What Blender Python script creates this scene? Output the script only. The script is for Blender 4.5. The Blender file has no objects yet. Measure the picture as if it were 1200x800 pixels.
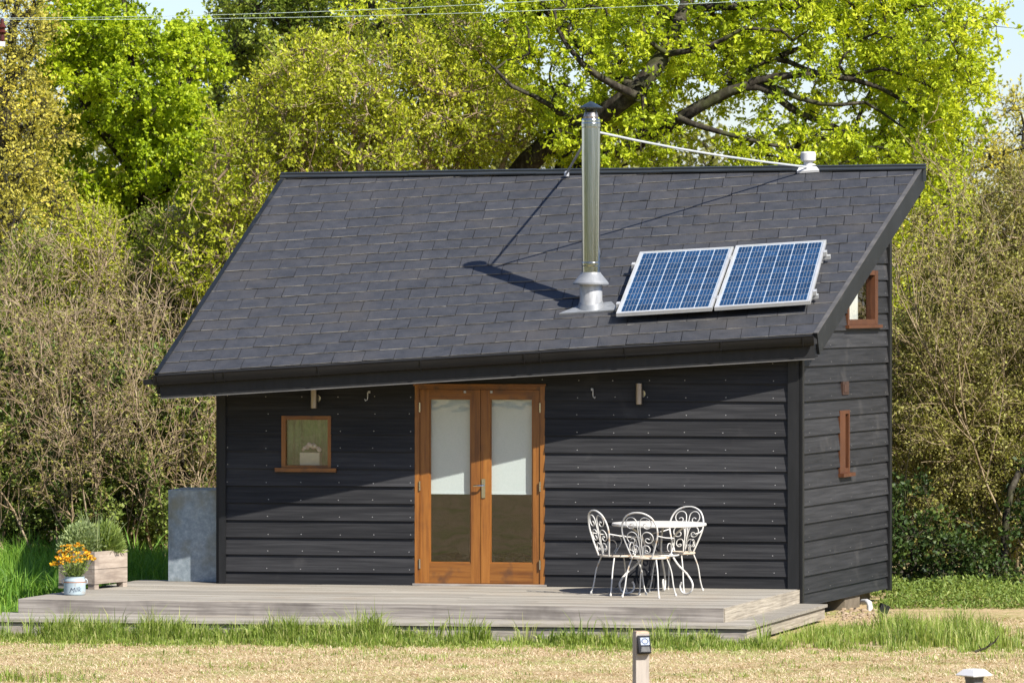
import bpy, bmesh, math, random
import numpy as np
from mathutils import Vector, Matrix

random.seed(7)
rng = np.random.default_rng(11)
scene = bpy.context.scene
COL = scene.collection
R = math.radians

# ------------------------------------------------------------------ survey
F, HC, VH = 5600.0, 3.4, 346.0            # focal length in 1200-px units, eye height, horizon row
def P(u, v, Y):                            # a surveyed point at distance Y
    return Vector(((u-600)*Y/F, Y, HC-(v-VH)*Y/F))
def Pz(u, v, z):                           # a surveyed point at height z
    return P(u, v, (HC-z)*F/(v-VH))
def Pplane(u, v, p0, n):
    d = Vector(((u-600)/F, 1, -(v-VH)/F)); c = Vector((0, 0, HC))
    return c + d*((p0-c).dot(n)/d.dot(n))

# ------------------------------------------------------------------ scene tree helpers
def empty(name, label, cat, loc=(0, 0, 0), group=None, kind=None):
    o = bpy.data.objects.new(name, None); COL.objects.link(o); o.location = loc
    o['label'] = label; o['category'] = cat
    if group: o['group'] = group
    if kind: o['kind'] = kind
    return o
def tag(o, label, cat, group=None, kind=None):
    o['label'] = label; o['category'] = cat
    if group: o['group'] = group
    if kind: o['kind'] = kind
    return o
def link(name, me, parent=None):
    o = bpy.data.objects.new(name, me); COL.objects.link(o)
    if parent is not None:
        o.parent = parent
        top = parent
        off = Vector((0, 0, 0))
        while top is not None:
            off += top.location; top = top.parent
        if off.length > 1e-9: me.transform(Matrix.Translation(-off))
    return o

class MB:
    """collects shapes (world coordinates) for ONE mesh object"""
    def __init__(s): s.v = []; s.f = []; s.m = []; s.t = []; s.sm = []
    def add(s, vs, fs, m=0, t=0.5, smooth=False):
        b = len(s.v); s.v += [tuple(x) for x in vs]
        for f in fs:
            s.f.append([b+i for i in f]); s.m.append(m); s.t.append(t); s.sm.append(smooth)
    def hexa(s, c, m=0, t=0.5):            # 8 corners: bottom 4, top 4 (either way round)
        c = [Vector(p) for p in c]
        if (c[1]-c[0]).cross(c[3]-c[0]).dot(c[4]-c[0]) < 0: c = [c[0], c[3], c[2], c[1], c[4], c[7], c[6], c[5]]
        s.add(c, [(3, 2, 1, 0), (4, 5, 6, 7), (0, 1, 5, 4), (1, 2, 6, 5), (2, 3, 7, 6), (3, 0, 4, 7)], m, t)
    def box(s, O, X, Y, Z, x0, x1, y0, y1, z0, z1, m=0, t=0.5):
        q = lambda x, y, z: O + X*x + Y*y + Z*z
        s.hexa([q(x0, y0, z0), q(x1, y0, z0), q(x1, y1, z0), q(x0, y1, z0),
                q(x0, y0, z1), q(x1, y0, z1), q(x1, y1, z1), q(x0, y1, z1)], m, t)
    def prism(s, poly, z0, z1, m=0, t=0.5):
        n = len(poly)
        if sum(poly[i][0]*poly[(i+1) % n][1]-poly[(i+1) % n][0]*poly[i][1] for i in range(n)) < 0: poly = poly[::-1]
        vs = [(p[0], p[1], z0) for p in poly] + [(p[0], p[1], z1) for p in poly]
        fs = [tuple(range(n-1, -1, -1)), tuple(range(n, 2*n))] + [(i, (i+1) % n, n+(i+1) % n, n+i) for i in range(n)]
        s.add(vs, fs, m, t)
    def tube(s, pts, r, n=6, m=0, t=0.5, closed=False):
        pts = [Vector(p) for p in pts]; k = len(pts)
        rs = r if hasattr(r, '__len__') else [r]*k
        tang = []
        for i in range(k):
            if closed: d = pts[(i+1) % k]-pts[i-1]
            else: d = pts[min(i+1, k-1)]-pts[max(i-1, 0)]
            tang.append(d.normalized() if d.length > 1e-9 else Vector((0, 0, 1)))
        a = tang[0].orthogonal().normalized(); vs = []
        for i in range(k):
            a = (a-tang[i]*a.dot(tang[i]))
            a = a.normalized() if a.length > 1e-6 else tang[i].orthogonal().normalized()
            b = tang[i].cross(a)
            for j in range(n):
                w = 2*math.pi*j/n
                vs.append(pts[i]+(a*math.cos(w)+b*math.sin(w))*rs[i])
        fs = []
        for i in range(k if closed else k-1):
            i2 = (i+1) % k
            for j in range(n):
                fs.append((i*n+j, i*n+(j+1) % n, i2*n+(j+1) % n, i2*n+j))
        if not closed:
            fs.append(tuple(range(n-1, -1, -1))); fs.append(tuple(range((k-1)*n, k*n)))
        s.add(vs, fs, m, t, True)
    def lathe(s, O, prof, n=24, m=0, t=0.5, axis=None):
        ring = lambda r, z: [O+Vector((r*math.cos(2*math.pi*j/n), r*math.sin(2*math.pi*j/n), z)) for j in range(n)]
        for (ra, za), (rb, zb) in zip(prof[:-1], prof[1:]):
            s.add(ring(ra, za)+ring(rb, zb), [(j, (j+1) % n, n+(j+1) % n, n+j) for j in range(n)], m, t, True)
        s.add(ring(*prof[0]), [tuple(range(n-1, -1, -1))], m, t); s.add(ring(*prof[-1]), [tuple(range(n))], m, t)
    def build(s, name, mats, parent=None, autosmooth=40):
        me = bpy.data.meshes.new(name)
        me.from_pydata(s.v, [], s.f)
        for mt in (mats if isinstance(mats, (list, tuple)) else [mats]): me.materials.append(mt)
        me.polygons.foreach_set('material_index', s.m)
        me.polygons.foreach_set('use_smooth', s.sm)
        a = me.attributes.new('tint', 'FLOAT', 'FACE'); a.data.foreach_set('value', s.t)
        me.update()
        if autosmooth and any(s.sm):
            try: me.set_sharp_from_angle(angle=R(autosmooth))
            except Exception: pass
        return link(name, me, parent)

def np_mesh(name, V, faces_n, idx, mat, tint=None, parent=None, smooth=False):
    """big mesh from numpy: V (n,3); idx flat loops; faces_n verts per face"""
    me = bpy.data.meshes.new(name)
    nf = len(idx)//faces_n
    me.vertices.add(len(V)); me.vertices.foreach_set('co', V.astype(np.float32).ravel())
    me.loops.add(len(idx)); me.loops.foreach_set('vertex_index', idx.astype(np.int32))
    me.polygons.add(nf)
    me.polygons.foreach_set('loop_start', np.arange(0, nf*faces_n, faces_n, dtype=np.int32))
    me.polygons.foreach_set('loop_total', np.full(nf, faces_n, dtype=np.int32))
    if smooth: me.polygons.foreach_set('use_smooth', np.ones(nf, dtype=bool))
    me.materials.append(mat)
    if tint is not None:
        a = me.attributes.new('tint', 'FLOAT', 'POINT'); a.data.foreach_set('value', tint.astype(np.float32))
    me.update(calc_edges=True); me.validate()
    return link(name, me, parent)

# ------------------------------------------------------------------ materials
def new_mat(name):
    m = bpy.data.materials.new(name); m.use_nodes = True
    nt = m.node_tree; nt.nodes.clear()
    out = nt.nodes.new('ShaderNodeOutputMaterial')
    return m, nt, out
def nd(nt, t, **kw):
    n = nt.nodes.new(t)
    for k, v in kw.items(): setattr(n, k, v)
    return n
def c4(c): return (c[0], c[1], c[2], 1)
def ramp(nt, stops):
    n = nd(nt, 'ShaderNodeValToRGB'); e = n.color_ramp.elements
    while len(e) < len(stops): e.new(0.5)
    for x, (p, c) in zip(e, stops): x.position = p; x.color = c4(c)
    return n
def surf(name, cols, scale=(4, 4, 4), detail=5, rough=0.7, metal=0, bump=0.0, bump_scale=None, tint=0.0, spec=0.4, stain=None, rough_var=0.0, noise_rough=0.6, coat=0.0, aniso=0, rotz=0):
    """procedural surface: noise through a colour ramp in object space, per-piece tint, bump, optional stain patches"""
    m, nt, out = new_mat(name); L = nt.links
    bs = nd(nt, 'ShaderNodeBsdfPrincipled'); L.new(bs.outputs[0], out.inputs[0])
    tc = nd(nt, 'ShaderNodeTexCoord'); mp = nd(nt, 'ShaderNodeMapping'); mp.inputs['Scale'].default_value = scale
    if rotz:                                   # turn the grain to run along the board
        mp0 = nd(nt, 'ShaderNodeMapping'); mp0.inputs['Rotation'].default_value = (0, 0, R(rotz))
        L.new(tc.outputs['Object'], mp0.inputs[0]); L.new(mp0.outputs[0], mp.inputs[0])
    else: L.new(tc.outputs['Object'], mp.inputs[0])
    vec = mp.outputs[0]
    at = nd(nt, 'ShaderNodeAttribute', attribute_name='tint')
    # shift the grain from piece to piece
    ad = nd(nt, 'ShaderNodeVectorMath', operation='ADD'); cm = nd(nt, 'ShaderNodeCombineXYZ')
    ml = nd(nt, 'ShaderNodeMath', operation='MULTIPLY'); ml.inputs[1].default_value = 37.0
    L.new(at.outputs['Fac'], ml.inputs[0]); 
    for i in range(3): L.new(ml.outputs[0], cm.inputs[i])
    L.new(vec, ad.inputs[0]); L.new(cm.outputs[0], ad.inputs[1]); vec = ad.outputs[0]
    nz = nd(nt, 'ShaderNodeTexNoise'); nz.inputs['Scale'].default_value = 1; nz.inputs['Detail'].default_value = detail
    nz.inputs['Roughness'].default_value = noise_rough
    L.new(vec, nz.inputs['Vector'])
    k = len(cols)
    rp = ramp(nt, [(0.3+0.4*i/max(1, k-1), c) for i, c in enumerate(cols)])
    L.new(nz.outputs['Fac'], rp.inputs[0]); col = rp.outputs[0]
    if stain:
        sc, c, lo, hi, amt = stain
        n2 = nd(nt, 'ShaderNodeTexNoise'); n2.inputs['Scale'].default_value = sc; n2.inputs['Detail'].default_value = 6
        L.new(tc.outputs['Object'], n2.inputs['Vector'])
        mr = nd(nt, 'ShaderNodeMapRange'); mr.inputs[1].default_value = lo; mr.inputs[2].default_value = hi; mr.inputs[4].default_value = amt
        L.new(n2.outputs['Fac'], mr.inputs[0])
        mx = nd(nt, 'ShaderNodeMixRGB'); mx.inputs[2].default_value = c4(c)
        L.new(mr.outputs[0], mx.inputs[0]); L.new(col, mx.inputs[1]); col = mx.outputs[0]
    if tint:
        mr = nd(nt, 'ShaderNodeMapRange'); mr.inputs[3].default_value = 1-tint; mr.inputs[4].default_value = 1+tint
        L.new(at.outputs['Fac'], mr.inputs[0])
        mx = nd(nt, 'ShaderNodeVectorMath', operation='SCALE')
        L.new(col, mx.inputs[0]); L.new(mr.outputs[0], mx.inputs['Scale']); col = mx.outputs[0]
    L.new(col, bs.inputs['Base Color'])
    bs.inputs['Metallic'].default_value = metal; bs.inputs['Specular IOR Level'].default_value = spec
    bs.inputs['Roughness'].default_value = rough
    if coat: bs.inputs['Coat Weight'].default_value = coat; bs.inputs['Coat Roughness'].default_value = 0.06
    if aniso: bs.inputs['Anisotropic'].default_value = aniso
    if rough_var:
        mr = nd(nt, 'ShaderNodeMapRange'); mr.inputs[3].default_value = rough-rough_var; mr.inputs[4].default_value = rough+rough_var
        L.new(nz.outputs['Fac'], mr.inputs[0]); L.new(mr.outputs[0], bs.inputs['Roughness'])
    if bump:
        bp = nd(nt, 'ShaderNodeBump'); bp.inputs['Strength'].default_value = bump; bp.inputs['Distance'].default_value = 0.01
        src = nz.outputs['Fac']
        if bump_scale:
            n3 = nd(nt, 'ShaderNodeTexNoise'); n3.inputs['Scale'].default_value = bump_scale; n3.inputs['Detail'].default_value = 4
            L.new(tc.outputs['Object'], n3.inputs['Vector']); src = n3.outputs['Fac']
        L.new(src, bp.inputs['Height']); L.new(bp.outputs[0], bs.inputs['Normal'])
    return m
def leafmat(name, cols, trans=0.35, rough=0.5, spec=0.3):
    m, nt, out = new_mat(name); L = nt.links
    at = nd(nt, 'ShaderNodeAttribute', attribute_name='tint')
    rp = ramp(nt, [(i/max(1, len(cols)-1), c) for i, c in enumerate(cols)])
    L.new(at.outputs['Fac'], rp.inputs[0])
    bs = nd(nt, 'ShaderNodeBsdfPrincipled'); bs.inputs['Roughness'].default_value = rough; bs.inputs['Specular IOR Level'].default_value = spec
    L.new(rp.outputs[0], bs.inputs['Base Color'])
    tr = nd(nt, 'ShaderNodeBsdfTranslucent')
    g = nd(nt, 'ShaderNodeMixRGB', blend_type='MULTIPLY'); g.inputs[0].default_value = 1; g.inputs[2].default_value = (1.2, 1.25, 0.6, 1)
    L.new(rp.outputs[0], g.inputs[1]); L.new(g.outputs[0], tr.inputs[0])
    mx = nd(nt, 'ShaderNodeMixShader'); mx.inputs[0].default_value = trans
    L.new(bs.outputs[0], mx.inputs[1]); L.new(tr.outputs[0], mx.inputs[2]); L.new(mx.outputs[0], out.inputs[0])
    return m
def glassmat(name, tintc=(0.9, 0.92, 0.9), ior=2.05):
    m, nt, out = new_mat(name); L = nt.links
    tr = nd(nt, 'ShaderNodeBsdfTransparent'); tr.inputs[0].default_value = c4(tintc)
    gl = nd(nt, 'ShaderNodeBsdfGlossy'); gl.inputs['Roughness'].default_value = 0.012
    fr = nd(nt, 'ShaderNodeFresnel'); ge_ = nd(nt, 'ShaderNodeNewGeometry'); mr_ = nd(nt, 'ShaderNodeMapRange')
    mr_.inputs[3].default_value = ior; mr_.inputs[4].default_value = 1/ior; L.new(ge_.outputs['Backfacing'], mr_.inputs[0]); L.new(mr_.outputs[0], fr.inputs[0])
    tcn = nd(nt, 'ShaderNodeTexCoord'); nz = nd(nt, 'ShaderNodeTexNoise'); nz.inputs['Scale'].default_value = 2.2
    L.new(tcn.outputs['Object'], nz.inputs['Vector'])
    bp = nd(nt, 'ShaderNodeBump'); bp.inputs['Strength'].default_value = 0.06; bp.inputs['Distance'].default_value = 0.02
    L.new(nz.outputs['Fac'], bp.inputs['Height']); L.new(bp.outputs[0], gl.inputs['Normal'])
    mx = nd(nt, 'ShaderNodeMixShader')
    L.new(fr.outputs[0], mx.inputs[0]); L.new(tr.outputs[0], mx.inputs[1]); L.new(gl.outputs[0], mx.inputs[2]); L.new(mx.outputs[0], out.inputs[0])
    return m

M = {}
BLK = [(0.016, 0.016, 0.0172), (0.026, 0.026, 0.0275), (0.039, 0.039, 0.041)]
M['clad_x'] = surf('black_stained_boards_front', BLK, (1.2, 30, 34), 6, 0.5, bump=0.2, tint=0.34, spec=0.16, rough_var=0.1, stain=(2.5, (0.075, 0.072, 0.07), 0.62, 0.8, 0.5), rotz=9.3)
M['clad_y'] = surf('black_stained_boards_side', BLK, (30, 1.2, 34), 6, 0.5, bump=0.2, tint=0.34, spec=0.16, rough_var=0.1, stain=(2.5, (0.09, 0.085, 0.08), 0.6, 0.8, 0.5), rotz=19.8)
M['trim'] = surf('black_stained_trim', [(0.006, 0.0065, 0.007), (0.012, 0.0125, 0.0135)], (14, 14, 2), 5, 0.5, bump=0.25, tint=0.1, spec=0.35)
M['barge'] = surf('weathered_black_board', [(0.006, 0.0075, 0.009), (0.012, 0.0145, 0.0175)], (8, 2, 2), 6, 0.5, bump=0.3, spec=0.3, stain=(6, (0.06, 0.06, 0.06), 0.6, 0.8, 0.6))
M['nail'] = surf('galvanised_nail', [(0.26, 0.25, 0.24), (0.42, 0.42, 0.41)], (9, 9, 9), rough=0.5, metal=0.4)
M['slate'] = surf('grey_roof_shingle', [(0.02436, 0.02646, 0.03108), (0.03276, 0.03444, 0.0399), (0.042, 0.04368, 0.04956)], (7, 7, 7), 8, 0.62, bump=0.5, bump_scale=240, tint=0.09, spec=0.5, rough_var=0.1, stain=(1.3, (0.056, 0.051, 0.047), 0.5, 0.75, 0.6))
M['slate_edge'] = surf('worn_shingle_edge', [(0.068, 0.06664, 0.06392), (0.204, 0.1938, 0.1802), (0.3536, 0.3332, 0.2992)], (5, 5, 5), 4, 0.8, tint=0.3)
M['slab'] = surf('roof_underlay', [(0.018, 0.018, 0.02), (0.03, 0.03, 0.03)], rough=0.9)
M['ridge'] = surf('dark_ridge_metal', [(0.021, 0.0252, 0.028), (0.0322, 0.0378, 0.042)], (2, 9, 9), rough=0.42, spec=0.5, tint=0.12)
M['gutter'] = surf('black_plastic_gutter', [(0.0064, 0.0064, 0.0072), (0.0112, 0.0112, 0.012)], (2, 6, 6), rough=0.33, spec=0.22)
M['drip'] = surf('pale_worn_edge', [(0.05, 0.05, 0.05), (0.105, 0.10, 0.095)], (3, 9, 9), rough=0.6)
OAK = [(0.13, 0.044, 0.008), (0.22, 0.082, 0.013), (0.275, 0.111, 0.02)]
M['oak_v'] = surf('oiled_orange_wood_upright', OAK, (26, 26, 1.6), 6, 0.42, bump=0.15, tint=0.15, spec=0.5, stain=(7, (0.10, 0.036, 0.012), 0.58, 0.8, 0.45))
M['oak_h'] = surf('oiled_orange_wood_level', OAK, (1.6, 26, 26), 6, 0.42, bump=0.15, tint=0.15, spec=0.5, stain=(7, (0.09, 0.04, 0.018), 0.52, 0.7, 0.8), rotz=9.3)
M['oak_s'] = surf('sunburnt_brown_wood', [(0.06375, 0.0221, 0.0085), (0.1003, 0.03485, 0.01275)], (26, 4, 4), 6, 0.5, bump=0.15, tint=0.1)
M['brown'] = surf('dark_brown_cover', [(0.035, 0.018, 0.012), (0.06, 0.03, 0.02)], (20, 4, 4), rough=0.6)
M['deck'] = surf('weathered_grey_decking', [(0.162, 0.1485, 0.1215), (0.27, 0.2475, 0.207), (0.369, 0.342, 0.2925)], (1.2, 48, 48), 8, 0.8, bump=0.4, tint=0.2, spec=0.25, stain=(1.6, (0.24, 0.20, 0.15), 0.5, 0.75, 0.6), rotz=11.4)
M['deck_side'] = surf('weathered_grey_fascia', [(0.15, 0.135, 0.12), (0.26, 0.235, 0.21), (0.40, 0.37, 0.33)], (1.1, 48, 48), 8, 0.8, bump=0.4, tint=0.12, spec=0.25, stain=(2.2, (0.10, 0.088, 0.08), 0.5, 0.72, 0.75), rotz=11.4)
M['deck_side_y'] = surf('weathered_tan_fascia', [(0.18, 0.155, 0.12), (0.30, 0.265, 0.21), (0.42, 0.375, 0.30)], (60, 2.2, 60), 8, 0.8, bump=0.4, tint=0.12, spec=0.25, stain=(2.2, (0.12, 0.10, 0.08), 0.55, 0.75, 0.6), rotz=17)
M['planter'] = surf('weathered_pinkish_timber', [(0.1881, 0.1485, 0.1188), (0.3168, 0.2623, 0.2128), (0.4158, 0.3564, 0.297)], (2.4, 2.4, 20), 6, 0.85, bump=0.3, tint=0.12, stain=(5, (0.17, 0.14, 0.12), 0.5, 0.7, 0.6))
M['post'] = surf('grey_post_timber', [(0.22, 0.19, 0.165), (0.36, 0.32, 0.28), (0.42, 0.38, 0.33)], (30, 30, 2), 6, 0.8, bump=0.3)
M['post_end'] = surf('post_end_grain', [(0.36, 0.25, 0.16), (0.5, 0.37, 0.26)], (20, 20, 20), rough=0.85)
M['steel'] = surf('brushed_stainless', [(0.42, 0.42, 0.39), (0.60, 0.60, 0.56)], (40, 40, 1), 4, 0.16, metal=1.0, rough_var=0.05)
M['lampm'] = surf('satin_lamp_steel', [(0.26, 0.21, 0.17), (0.38, 0.33, 0.28)], (40, 40, 3), 4, 0.38, metal=0.85)
M['steel_dk'] = surf('sooty_steel', [(0.15, 0.13, 0.12), (0.4, 0.37, 0.34)], (30, 30, 30), 4, 0.4, metal=0.9)
M['galv'] = surf('dull_galvanised', [(0.30, 0.31, 0.32), (0.46, 0.47, 0.48), (0.60, 0.61, 0.62)], (13, 13, 5), 6, 0.5, metal=0.55, stain=(7, (0.25, 0.21, 0.18), 0.6, 0.75, 0.5))
M['lead'] = surf('lead_flashing', [(0.176, 0.188, 0.2), (0.288, 0.3, 0.312)], (9, 9, 9), 5, 0.5, metal=0.3)
M['cowl'] = surf('dark_blue_grey_cowl', [(0.03, 0.045, 0.06), (0.06, 0.085, 0.11)], (8, 8, 8), rough=0.35, metal=0.5)
M['tankm'] = surf('spangled_galvanised_sheet', [(0.1875, 0.2313, 0.2562), (0.275, 0.325, 0.3562), (0.4125, 0.4625, 0.4938)], (16, 16, 16), 7, 0.46, metal=0.45, noise_rough=0.75, stain=(2.6, (0.22, 0.20, 0.12), 0.48, 0.66, 0.75))
M['white_rod'] = surf('white_painted_rod', [(0.36, 0.39, 0.41), (0.45, 0.47, 0.48)], rough=0.4)
M['white_pl'] = surf('white_plastic', [(0.54, 0.54, 0.53), (0.60, 0.60, 0.60)], (6, 6, 6), rough=0.45, stain=(6, (0.5, 0.48, 0.44), 0.55, 0.8, 0.6))
M['alu'] = surf('silver_panel_frame', [(0.44, 0.45, 0.45), (0.54, 0.545, 0.54)], (5, 5, 5), rough=0.38, metal=0.35, stain=(5, (0.42, 0.42, 0.30), 0.5, 0.75, 0.5))
M['cellback'] = surf('white_backsheet', [(0.30, 0.35, 0.40), (0.38, 0.42, 0.46)], (3, 3, 3), rough=0.3, coat=0.6)
M['cell'] = surf('blue_silicon_cell', [(0.00328, 0.01804, 0.05084), (0.00656, 0.0328, 0.0861), (0.0164, 0.05904, 0.1353)], (38, 38, 38), 3, 0.28, tint=0.25, coat=0.15, spec=0.3)
M['iron'] = surf('white_painted_iron', [(0.52, 0.51, 0.475), (0.60, 0.595, 0.57)], (14, 14, 14), 5, 0.5, bump=0.1, stain=(11, (0.42, 0.27, 0.13), 0.60, 0.72, 0.75))
M['iron_seat'] = surf('rust_stained_iron', [(0.48, 0.40, 0.29), (0.58, 0.53, 0.45)], (9, 9, 9), 6, 0.55, stain=(12, (0.36, 0.19, 0.08), 0.5, 0.7, 0.8))
M['blind'] = surf('white_roller_blind', [(0.58, 0.64, 0.64), (0.63, 0.69, 0.69)], (60, 60, 60), 2, 0.85)
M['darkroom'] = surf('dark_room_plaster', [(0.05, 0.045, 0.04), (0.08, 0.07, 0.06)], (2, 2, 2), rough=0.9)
M['green_cloth'] = surf('green_patterned_curtain', [(0.08, 0.20, 0.05), (0.17, 0.36, 0.10), (0.32, 0.46, 0.18)], (9, 9, 5), 6, 0.9)
M['cream'] = surf('cream_card', [(0.55, 0.5, 0.36), (0.66, 0.6, 0.45)], (5, 5, 5), rough=0.8)
M['pinkish'] = surf('pale_pink_flowers', [(0.62, 0.45, 0.38), (0.75, 0.68, 0.6)], (30, 30, 30), rough=0.8)
M['curtain'] = surf('white_curtain', [(0.5, 0.52, 0.5), (0.72, 0.73, 0.7)], (16, 16, 2), rough=0.8)
M['glass'] = glassmat('window_glass')
M['can'] = surf('pale_blue_enamel', [(0.27, 0.35, 0.39), (0.37, 0.44, 0.47)], (10, 10, 10), 5, 0.4, stain=(14, (0.28, 0.22, 0.16), 0.58, 0.72, 0.6))
M['rust'] = surf('rusty_band', [(0.25, 0.10, 0.05), (0.4, 0.2, 0.12)], (20, 20, 20), rough=0.8)
M['ink'] = surf('dark_blue_lettering', [(0.02, 0.03, 0.06), (0.03, 0.05, 0.09)], rough=0.6)
M['black_pl'] = surf('black_plastic', [(0.010, 0.011, 0.014), (0.02, 0.021, 0.026)], (9, 9, 9), rough=0.65, spec=0.12)
M['label_w'] = surf('white_blue_decal', [(0.34, 0.40, 0.55), (0.46, 0.52, 0.64)], (20, 20, 20), rough=0.8, spec=0.1)
M['lens'] = surf('grey_lamp_lens', [(0.072, 0.075, 0.078), (0.144, 0.144, 0.144)], (60, 60, 10), rough=0.6, spec=0.2)
M['soil'] = surf('dark_soil', [(0.03, 0.022, 0.015), (0.07, 0.05, 0.035)], (20, 20, 20), rough=0.95)
M['pier'] = surf('concrete_pier', [(0.09, 0.072, 0.05), (0.17, 0.14, 0.10)], (8, 8, 8), 6, 0.9, bump=0.3)
M['rubble'] = surf('sandy_rubble', [(0.20, 0.14, 0.085), (0.36, 0.28, 0.19)], (9, 9, 9), 6, 0.95, bump=0.4)
M['bark'] = surf('grey_brown_bark', [(0.045, 0.036, 0.026), (0.11, 0.09, 0.07), (0.20, 0.18, 0.15)], (5, 5, 2.2), 7, 0.9, bump=0.8, spec=0.2)
M['bark_dk'] = surf('dark_bark', [(0.016, 0.013, 0.010), (0.040, 0.034, 0.026), (0.095, 0.088, 0.066)], (16, 16, 9), 7, 0.95, bump=1.0, spec=0.1, stain=(3, (0.06, 0.07, 0.02), 0.5, 0.7, 0.7))
M['twig'] = surf('tan_twig_bark', [(0.15, 0.105, 0.062), (0.29, 0.215, 0.135), (0.42, 0.34, 0.24)], (2.6, 2.6, 2.0), 4, 0.8, spec=0.2)
M['twig_r'] = surf('olive_twig_bark', [(0.14, 0.10, 0.055), (0.26, 0.20, 0.115), (0.38, 0.31, 0.20)], (2.6, 2.6, 2.0), 4, 0.8, spec=0.2)
M['pole'] = surf('creosoted_pole', [(0.06, 0.04, 0.03), (0.12, 0.085, 0.06)], (20, 20, 1.5), rough=0.85)
M['insul'] = surf('red_brown_insulator', [(0.05, 0.012, 0.008), (0.10, 0.025, 0.015)], rough=0.25)
M['wire'] = surf('pale_green_wire', [(0.30, 0.38, 0.32), (0.42, 0.5, 0.44)], rough=0.5)
M['yellow'] = leafmat('yellow_petals', [(0.45, 0.17, 0.01), (0.68, 0.36, 0.015), (0.75, 0.52, 0.04)], 0.2)
M['L_oak'] = leafmat('young_oak_leaf', [(0.2115, 0.2908, 0.0185), (0.4427, 0.522, 0.02379), (0.674, 0.6872, 0.04626)], 0.42)
M['L_maple'] = leafmat('bright_maple_leaf', [(0.1558, 0.2336, 0.01298), (0.3375, 0.4413, 0.01558), (0.5452, 0.5906, 0.02596)], 0.38)
M['L_sallow'] = leafmat('olive_sallow_leaf', [(0.1851, 0.2248, 0.0238), (0.3835, 0.4232, 0.02909), (0.6083, 0.6017, 0.0529)], 0.38)
M['L_yel'] = leafmat('yellow_olive_leaf', [(0.2565, 0.243, 0.054), (0.459, 0.4185, 0.07425), (0.702, 0.5805, 0.081)], 0.35)
M['L_dark'] = leafmat('mid_green_leaf', [(0.0805, 0.1265, 0.01725), (0.184, 0.2415, 0.0276), (0.3335, 0.3795, 0.046)], 0.33)
M['L_far'] = leafmat('far_olive_leaf', [(0.13, 0.14, 0.03), (0.22, 0.225, 0.045), (0.32, 0.31, 0.07)], 0.35)
M['L_ivy'] = leafmat('glossy_evergreen_leaf', [(0.05809, 0.09681, 0.02065), (0.1355, 0.1937, 0.03614), (0.2969, 0.3484, 0.07744)], 0.25, 0.48, 0.3)
M['L_ivy_dk'] = leafmat('shade_deepened_green_ivy_leaf', [(0.0136, 0.02975, 0.0085), (0.034, 0.06375, 0.0136), (0.1105, 0.153, 0.034)], 0.15, 0.48, 0.22)  # ivy green, its colour darkened further for the deep shade under the right hedge
M['L_bud'] = leafmat('small_olive_bud_leaf', [(0.1456, 0.1288, 0.0392), (0.2688, 0.252, 0.0672), (0.3696, 0.3808, 0.0728)], 0.3)
M['L_herb'] = leafmat('herb_leaf', [(0.13, 0.208, 0.052), (0.247, 0.325, 0.078), (0.364, 0.442, 0.117)], 0.3)
M['L_sage'] = leafmat('grey_green_herb_leaf', [(0.154, 0.209, 0.088), (0.275, 0.341, 0.143), (0.396, 0.44, 0.22)], 0.3)
M['G_long'] = leafmat('long_grass_blade', [(0.08, 0.13, 0.022), (0.175, 0.255, 0.036), (0.29, 0.365, 0.07), (0.50, 0.48, 0.20)], 0.38, 0.5)
M['G_lush'] = leafmat('lush_grass_blade', [(0.0625, 0.15, 0.01875), (0.15, 0.3, 0.03125), (0.275, 0.425, 0.05625)], 0.38, 0.5)
M['G_mown'] = leafmat('mown_hay_blade', [(0.2968, 0.1855, 0.1007), (0.4982, 0.3816, 0.2385), (0.6254, 0.5088, 0.3339), (0.6996, 0.5989, 0.4187), (0.3604, 0.4134, 0.1272)], 0.2, 0.7, 0.15)
M['G_weed'] = leafmat('ground_weed_leaf', [(0.07, 0.125, 0.022), (0.17, 0.245, 0.045), (0.33, 0.38, 0.10)], 0.35)

# ground: cut hay stubble over green, in patches
def ground_mat():
    m, nt, out = new_mat('mown_meadow'); L = nt.links
    bs = nd(nt, 'ShaderNodeBsdfPrincipled'); bs.inputs['Roughness'].default_value = 0.95; bs.inputs['Specular IOR Level'].default_value = 0.1
    tc = nd(nt, 'ShaderNodeTexCoord')
    def noise(s, d=6, ro=0.65):
        n = nd(nt, 'ShaderNodeTexNoise'); n.inputs['Scale'].default_value = s; n.inputs['Detail'].default_value = d; n.inputs['Roughness'].default_value = ro
        L.new(tc.outputs['Object'], n.inputs['Vector']); return n
    a = noise(9, 9, 0.8); r1 = ramp(nt, [(0.3, (0.26, 0.165, 0.08)), (0.5, (0.43, 0.32, 0.18)), (0.68, (0.57, 0.46, 0.28))]); L.new(a.outputs[0], r1.inputs[0])
    b = noise(1.1, 7, 0.7); r2 = ramp(nt, [(0.47, (0, 0, 0)), (0.68, (1, 1, 1))]); L.new(b.outputs[0], r2.inputs[0])
    g = noise(30, 5, 0.7); r3 = ramp(nt, [(0.3, (0.10, 0.14, 0.02)), (0.7, (0.30, 0.34, 0.08))]); L.new(g.outputs[0], r3.inputs[0])
    mx = nd(nt, 'ShaderNodeMixRGB'); L.new(r2.outputs[0], mx.inputs[0]); L.new(r1.outputs[0], mx.inputs[1]); L.new(r3.outputs[0], mx.inputs[2])
    L.new(mx.outputs[0], bs.inputs['Base Color'])
    bp = nd(nt, 'ShaderNodeBump'); bp.inputs['Strength'].default_value = 0.8; bp.inputs['Distance'].default_value = 0.03
    L.new(a.outputs[0], bp.inputs['Height']); L.new(bp.outputs[0], bs.inputs['Normal']); L.new(bs.outputs[0], out.inputs[0])
    return m
M['ground'] = ground_mat()

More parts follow.
